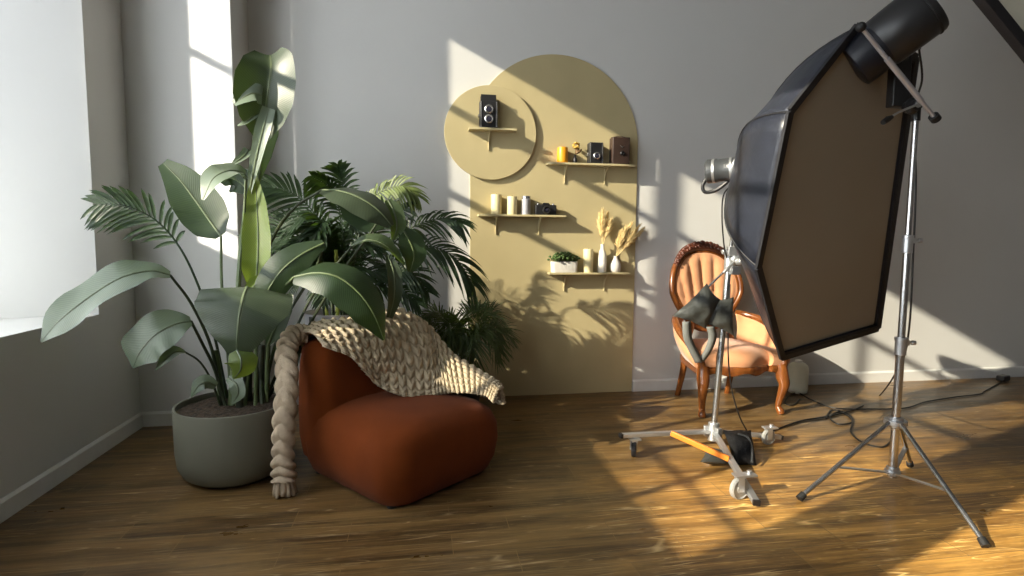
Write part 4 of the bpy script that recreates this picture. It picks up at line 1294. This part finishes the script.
# ------------------------------------------------------------------ tripod light stand with the second strobe
tb = Vector((1.231, -1.741, 0))
ls = thing('tripod_light_stand', tb, 'tall chrome tripod light stand with a swivel arm on top', 'light stand')
def TZ(z, dx=0, dy=0):
    return tb+Vector((dx, dy, z))
obj('lower_pole', MB().cyl(TZ(.035), TZ(.66), .0185), M['chrome'], ls)
obj('middle_pole', MB().cyl(TZ(.64), TZ(1.16), .0155), M['chrome'], ls)
obj('upper_pole', MB().cyl(TZ(1.14), TZ(1.70), .0125), M['chrome'], ls)
for z, r in ((.665, .024), (1.135, .022)):
    c = obj('clamp_collar', MB().cyl(TZ(z-.045), TZ(z+.03), r).cyl(TZ(z+.02), TZ(z+.036), r*1.12).box(TZ(z+.012, r*.9, -.008), (.02, .02, .025)), M['steel'], ls, bevel=.002)
    obj('clamp_knob', MB().cyl(TZ(z+.012, r+.005, -.01), TZ(z+.012, r+.028, -.014), .006).cyl(TZ(z+.012, r+.022, -.012), TZ(z+.012, r+.036, -.015), .011), M['steel'], c)
obj('leg_collar', MB().cyl(TZ(.275), TZ(.325), .030).cyl(TZ(.290), TZ(.312), .048), M['steel'], ls, bevel=.003)
obj('brace_collar', MB().cyl(TZ(.045), TZ(.085), .027).cyl(TZ(.055), TZ(.07), .034), M['steel'], ls, bevel=.003)
for gx, gy in ((799, 501), (986, 549), (910, 467)):
    g = G(gx, gy)
    d = Vector((g.x-tb.x, g.y-tb.y, 0)).normalized()
    top = TZ(.301)+d*.042
    foot = Vector((g.x, g.y, .014))
    l = obj('leg', MB().cyl(top, foot, .0105), M['chrome'], ls)
    obj('rubber_foot', MB().cyl(top.lerp(foot, .95), foot-Vector((0, 0, .004)), .015, .0165), M['rubber'], l)
    q = top.lerp(foot, .60)
    obj('brace', MB().bar(TZ(.062)+d*.03, q, .006, .020, d.cross(Vector((0, 0, 1)))), M['steel'], ls)
sw = P(912, 106, -1.76)
m = MB()
m.cyl(TZ(1.68), TZ(1.73), .018)
m.ball(sw, .034, 16, 10, (.8, .9, 1.1)); m.cyl(sw+Vector((0, -.03, 0)), sw+Vector((0, .03, 0)), .025)
obj('swivel_head', m, M['headblack'], ls)
obj('swivel_bolt', MB().cyl(sw+Vector((0, -.036, 0)), sw+Vector((0, -.028, 0)), .014), M['steel'], ls)
arm_a, arm_b = P(861, 27, -1.97), P(935, 118, -1.86)
ar = obj('boom_arm', MB().cyl(arm_a, arm_b, .0085).cyl(arm_a.lerp(arm_b, .33), arm_a.lerp(arm_b, .80), .0115), M['zinc'], ls)
obj('arm_knob', MB().cyl(arm_b-(arm_b-arm_a).normalized()*.015, arm_b+(arm_b-arm_a).normalized()*.012, .020), M['rubber'], ar)
obj('arm_knob', MB().ball(arm_a, .019), M['rubber'], ar)
l = obj('tension_lever', MB().tube([sw+Vector((0, -.03, 0)), P(899, 112, -1.82), P(886, 120, -1.84)], .005, 8), M['steel'], ls)
obj('lever_grip', MB().tube([P(892, 117, -1.833), P(888, 119, -1.838), P(883, 122.5, -1.845)], [.008, .013, .011], 10), M['rubber'], l)
# strobe with dark reflector
h0, h1 = P(852, 66, -1.72), P(931, 6, -1.90)
hax = (h1-h0).normalized()
HL = (h1-h0).length
s2 = thing('strobe_light', (h0.x, h0.y, 0), 'black studio strobe with a deep reflector on the swivel arm of the tripod stand', 'studio light')
obj('reflector', MB().lathe([(.098, 0), (.108, .006), (.110, .05), (.104, HL*.38), (.098, HL*.38), (.100, .02), (.09, .008)], h0, hax, 40), M['reflector'], s2, smooth=50)
obj('casing', MB().lathe([(.103, HL*.36), (.112, HL*.40), (.114, HL*.62), (.114, HL*.97), (.108, HL*1.0), (.096, HL*1.0), (.09, HL*.985), (0, HL*.98)], h0, hax, 40), M['headblack'], s2, smooth=40)
obj('rear_rim', MB().lathe([(.114, HL*.90), (.1175, HL*.905), (.1175, HL*.925), (.114, HL*.93)], h0, hax, 40), M['rubber'], s2)
m = MB()
m.box(P(899, 78, -1.70), (.085, .045, .26)); m.box(P(893, 56, -1.70), (.12, .05, .04))
obj('mounting_yoke', m, M['headblack'], s2, bevel=.006)
obj('cable_plug', MB().cyl(P(918, 40, -1.82), P(919, 49, -1.80), .011, .008), M['rubber'], s2)

# ------------------------------------------------------------------ black-edged softbox at the frame corner
def Q(px, py):
    return P(px, py, -1.55)
t0, t1 = Q(936, -60), Q(1101, 143)
dirv = (t1-t0).normalized()
perp = Vector((dirv.z, 0, -dirv.x))
if perp.x < 0: perp = -perp
nrm = Vector((0, 1, 0))
cs = thing('corner_softbox', (t1.x, t1.y, 0), 'black-edged pale softbox cut off by the frame beside the tripod strobe', 'softbox')
obj('edge_band', MB().prism([t0, t1, t1+perp*.058, t0+perp*.058], nrm*.05), M['edge'], cs, bevel=.004)
obj('diffuser', MB().prism([t0+perp*.055+nrm*.01, t1+perp*.055+nrm*.01, t1+perp*.8+nrm*.01, t0+perp*.8+nrm*.01], nrm*.02), M['canister'], cs)
obj('edge_band', MB().prism([t0+perp*.8, t1+perp*.8, t1+perp*.86, t0+perp*.86], nrm*.05), M['edge'], cs)
obj('edge_band', MB().prism([t0, t0+perp*.86, t0+perp*.86-dirv*.05, t0-dirv*.05], nrm*.05), M['edge'], cs)
obj('edge_band', MB().prism([t1, t1+perp*.86, t1+perp*.86+dirv*.05, t1+dirv*.05], nrm*.05), M['edge'], cs)

# ------------------------------------------------------------------ cords
def cord(name, pts, label, r=.004, n=90):
    return tag(obj(name, MB().tube(pts, r, 7, n=n), M['cord']), label, 'cord')
g = lambda x, y, z=.007: G(x, y, z)
t = thing('power_cord', g(1003, 380), 'black power cord trailing over the floor from an adapter by the wall', 'cord')
obj('cable', MB().tube([g(1003, 381), g(985, 391), g(980, 394), g(955, 397), g(925, 402), g(905, 408), g(870, 409), g(835, 408), g(812, 400), g(798, 393), g(789, 396), g(785, 403), g(793, 405), g(800, 399)], .0045, 7, n=140), M['cord'], t)
obj('adapter', MB().box(g(1003, 380)+Vector((0, 0, .018)), (.10, .06, .045), Matrix.Rotation(.3, 3, 'Z')), M['dark'], t, bevel=.008)
cord('strobe_cable', [P(919, 48, -1.80), P(922, 80, -1.72), P(914, 112, -1.68), P(916, 180, -1.70), P(913, 260, -1.70), P(909, 330, -1.68), P(900, 365, -1.5), g(880, 395), g(858, 408), g(830, 416), g(800, 421), g(770, 432), g(757, 437)], 'black cord from the tripod strobe down its pole to the roller stand', .0045, 160)
cord('looped_cable', [g(826, 418), g(832, 410), g(848, 414), g(852, 422), g(838, 424), g(830, 417), g(840, 412), g(852, 420), g(851, 432), g(862, 442), g(882, 447), g(892, 440)], 'loop of black cord lying by the tripod stand', .005, 130)
cord('trailing_cable', [ctop+Vector((.0, -.02, -.12)), P(728, 345, -1.17), P(731, 385, -1.17), P(739, 415, -1.16), P(748, 433, -1.12)], 'thin black cord hanging down the pole of the roller stand', .004, 60)
cord('short_cable', [hb+ax*.03+dn*.075, P(724, 194, -1.2), P(722, 215, -1.2), P(724, 245, -1.18), P(727, 258, -1.16)], 'short black cord under the grey strobe', .004, 50)
